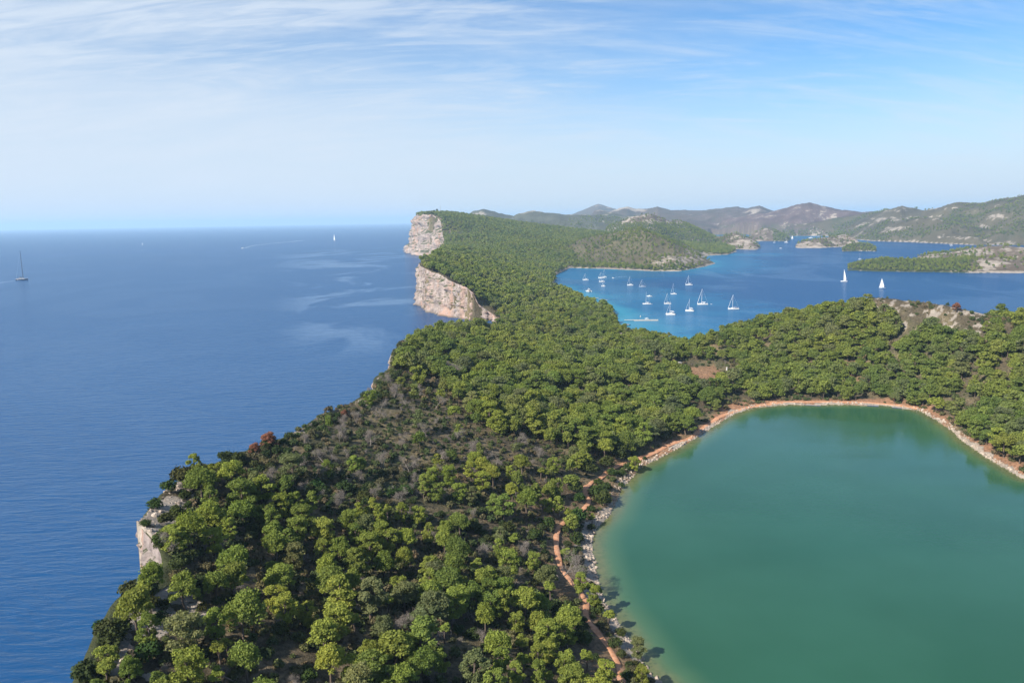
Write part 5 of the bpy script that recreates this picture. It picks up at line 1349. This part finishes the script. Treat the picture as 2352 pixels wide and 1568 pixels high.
for (cx, cy, w), lb in zip([(525, 664, 130), (632, 701, 95), (762, 719, 118)], ['pale flat landing stage at the wooded bay shore, upper of three', 'pale flat landing stage at the wooded bay shore, shortest in the middle', 'pale flat landing stage reaching farthest into the bay, lowest of three']):
    r = empty('landing_stage'); MB().box((0, 0, .5), (9.4, 2.6, .28)).build('deck', BM['cream'], r)
    for x in (-4, 0, 4):
        for sg in (-1, 1): MB().tube([(x, sg, -1.2), (x, sg, .55)], [.14, .14]).build('pile', BM['teak'], r)
    boat(r, c3(cx, cy + 8), w * .09565, 9.4, 4, lb, 'landing stage', 'landing stages')
def buoy(pos, lb):
    r = empty('buoy'); MB().tube([(0, 0, -.3), (0, 0, .5), (0, 0, 1.0)], [.55, .7, .35], 8).build('float', BM['cream'], r, True); MB().tube([(0, 0, .9), (0, 0, 2.2)], [.07, .05]).build('marker_post', BM['teak'], r)
    p = at_z(pos[0] * .91875, pos[1] * .91875); r.location = p; tag(r, lb, 'buoy')
buoy(c3(1685, 1158), 'pale mooring buoy with a short post behind the jetty')
# wakes lie flat on the sea
def wake(pts, w0, w1, label):
    P_ = np.array([at_z(a * .91875, b * .91875, 0.0) for a, b in pts]); s = np.concatenate([[0], np.cumsum(np.hypot(*np.diff(P_[:, :2], axis=0).T))]); n = 60
    u = np.linspace(0, s[-1], n); a, b = np.interp(u, s, P_[:, 0]), np.interp(u, s, P_[:, 1])
    tx, ty = np.gradient(a), np.gradient(b); L = np.hypot(tx, ty); nx, ny = -ty / L, tx / L
    w = (w0 + (w1 - w0) * u / s[-1]) * (.7 + .7 * (fbm(u / (s[-1] / 14), u * 0, 3, 5) + .3))
    V = np.stack([np.concatenate([a + nx * w, a - nx * w]), np.concatenate([b + ny * w, b - ny * w]), np.full(2 * n, .05)], 1)
    q = np.array([(i, i + 1, n + i + 1, n + i) for i in range(n - 1)])[:, ::-1]
    t = NT('foam'); p = t.pos(); nn = t.noise(p, .35, 4, .7)
    tb = t.node('ShaderNodeBsdfTransparent').outputs[0]; d = t.bsdf((.62, .70, .76), .6)
    m = t.done(t.node('ShaderNodeMixShader', {0: t.ss(nn, .40, .62, .15, .75), 1: tb, 2: d}).outputs[0])
    tag(link(bpy.data.objects.new('wake', np_mesh('wake', V, q, mats=[m]))), label, 'wake', kind='stuff')
wake([c3(975, 148), c3(1040, 130), c3(1150, 115), c3(1330, 106)], .6, 1.6, 'thin foam wake behind the speedboat in the bay')
wake([(611, 619.5), (625, 615), (640, 612), (690, 607), (760, 600)], 3, 9, 'long pale wake behind the motor boat on the open sea')
wake([(36, 701.5), (15, 704), (-10, 707)], 1.2, 3.0, 'wake trailing the dark sailing yacht')
# lookout on the headland
def lookout():
    p = at_d(1012, 487, 2870); gz0 = float(ground(p[0], p[1]))
    r = empty('radio_mast'); r.location = (p[0], p[1], gz0 - 1)
    k = MB(); H = 30
    for i in range(3):
        an = i * 2.094; k.tube([(1.3 * math.cos(an), 1.3 * math.sin(an), 0), (.35 * math.cos(an), .35 * math.sin(an), H)], [.22, .16], 4)
    k.build('lattice_legs', BM['grey'], r)
    b = MB()
    for j in range(10):
        z0, z1 = H * j / 10, H * (j + 1) / 10
        for i in range(3):
            a0, a1 = i * 2.094, (i + 1) * 2.094; q0_, q1_ = 1.3 - .95 * j / 10, 1.3 - .95 * (j + 1) / 10
            b.tube([(q0_ * math.cos(a0), q0_ * math.sin(a0), z0), (q1_ * math.cos(a1), q1_ * math.sin(a1), z1)], [.09, .09], 4)
    b.build('bracing', BM['grey'], r)
    MB().tube([(0, 0, H), (0, 0, H + 7)], [.14, .08], 5).build('antenna', BM['alloy'], r)
    tag(r, 'thin lattice radio mast on top of the cliff headland', 'radio mast')
    p2 = at_d(1004, 489, 2900); z2 = float(ground(p2[0], p2[1]))
    root = bpy.data.objects.new('umbrella_pine', None); link(root); root.location = (p2[0], p2[1], z2 - 1); root.scale = (2.6, 2.6, 2.2)
    c_ = link(bpy.data.objects.new('crown', PINES[7][0]), root); c_.color = (.04, .055, .025, 1); link(bpy.data.objects.new('trunk', PINES[7][1]), root)
    tag(root, 'lone dark umbrella pine standing on the headland summit', 'pine tree')
lookout()

def hut():
    r = empty('stone_hut'); r.location = (HUT[0], HUT[1], HUT[2] - .1); r.rotation_euler = (0, 0, .25)
    w = MB().box((0, 0, 0), (4.4, 3.2, 2.5)).build('wall', STONE, r)
    MB().box((.9, -1.62, .1), (.9, .1, 1.9)).build('door', BM['teak'], w); MB().box((-.9, -1.62, 1.1), (.7, .1, .7)).build('window', BM['glass'], w)
    MB().box((0, 0, 2.5), (5.2, 4.0, .28)).build('roof', BM['concrete'], r)
    tag(r, 'small flat roofed stone hut in the clearing between lake and bay', 'hut')
    p = empty('stone_pillar'); p.location = (PILLAR[0], PILLAR[1], PILLAR[2] - .1)
    MB().box((0, 0, 0), (1.0, 1.0, .4)).build('base', STONE, p); MB().box((0, 0, .4), (.65, .65, 2.1), .85).build('shaft', BM['white'], p); MB().box((0, 0, 2.5), (.8, .8, .2)).build('cap', STONE, p)
    tag(p, 'small pale stone pillar beside the track behind the lake', 'pillar')
hut()
# ------------------------------------------------------------------ air
HAZE = 6.4e-5
def haze():
    t = NT('sea_haze')
    v = t.node('ShaderNodeVolumePrincipled', {'Color': (.55, .79, 1.0, 1), 'Density': HAZE, 'Anisotropy': .1})
    t.l.new(v.outputs[0], t.out.inputs['Volume'])
    a, b, z0, z1 = 46000, 46000, -18.0, 300.0
    V = [(sx * a, sy * b, z) for z in (z0, z1) for sx, sy in ((-1, -1), (1, -1), (1, 1), (-1, 1))]
    F = [(3, 2, 1, 0), (4, 5, 6, 7), (0, 1, 5, 4), (1, 2, 6, 5), (2, 3, 7, 6), (3, 0, 4, 7)]
    me = np_mesh('haze', V, F, mats=[t.m])
    tag(link(bpy.data.objects.new('haze', me)), 'thin blue sea haze in the air', 'haze', kind='stuff')
haze()
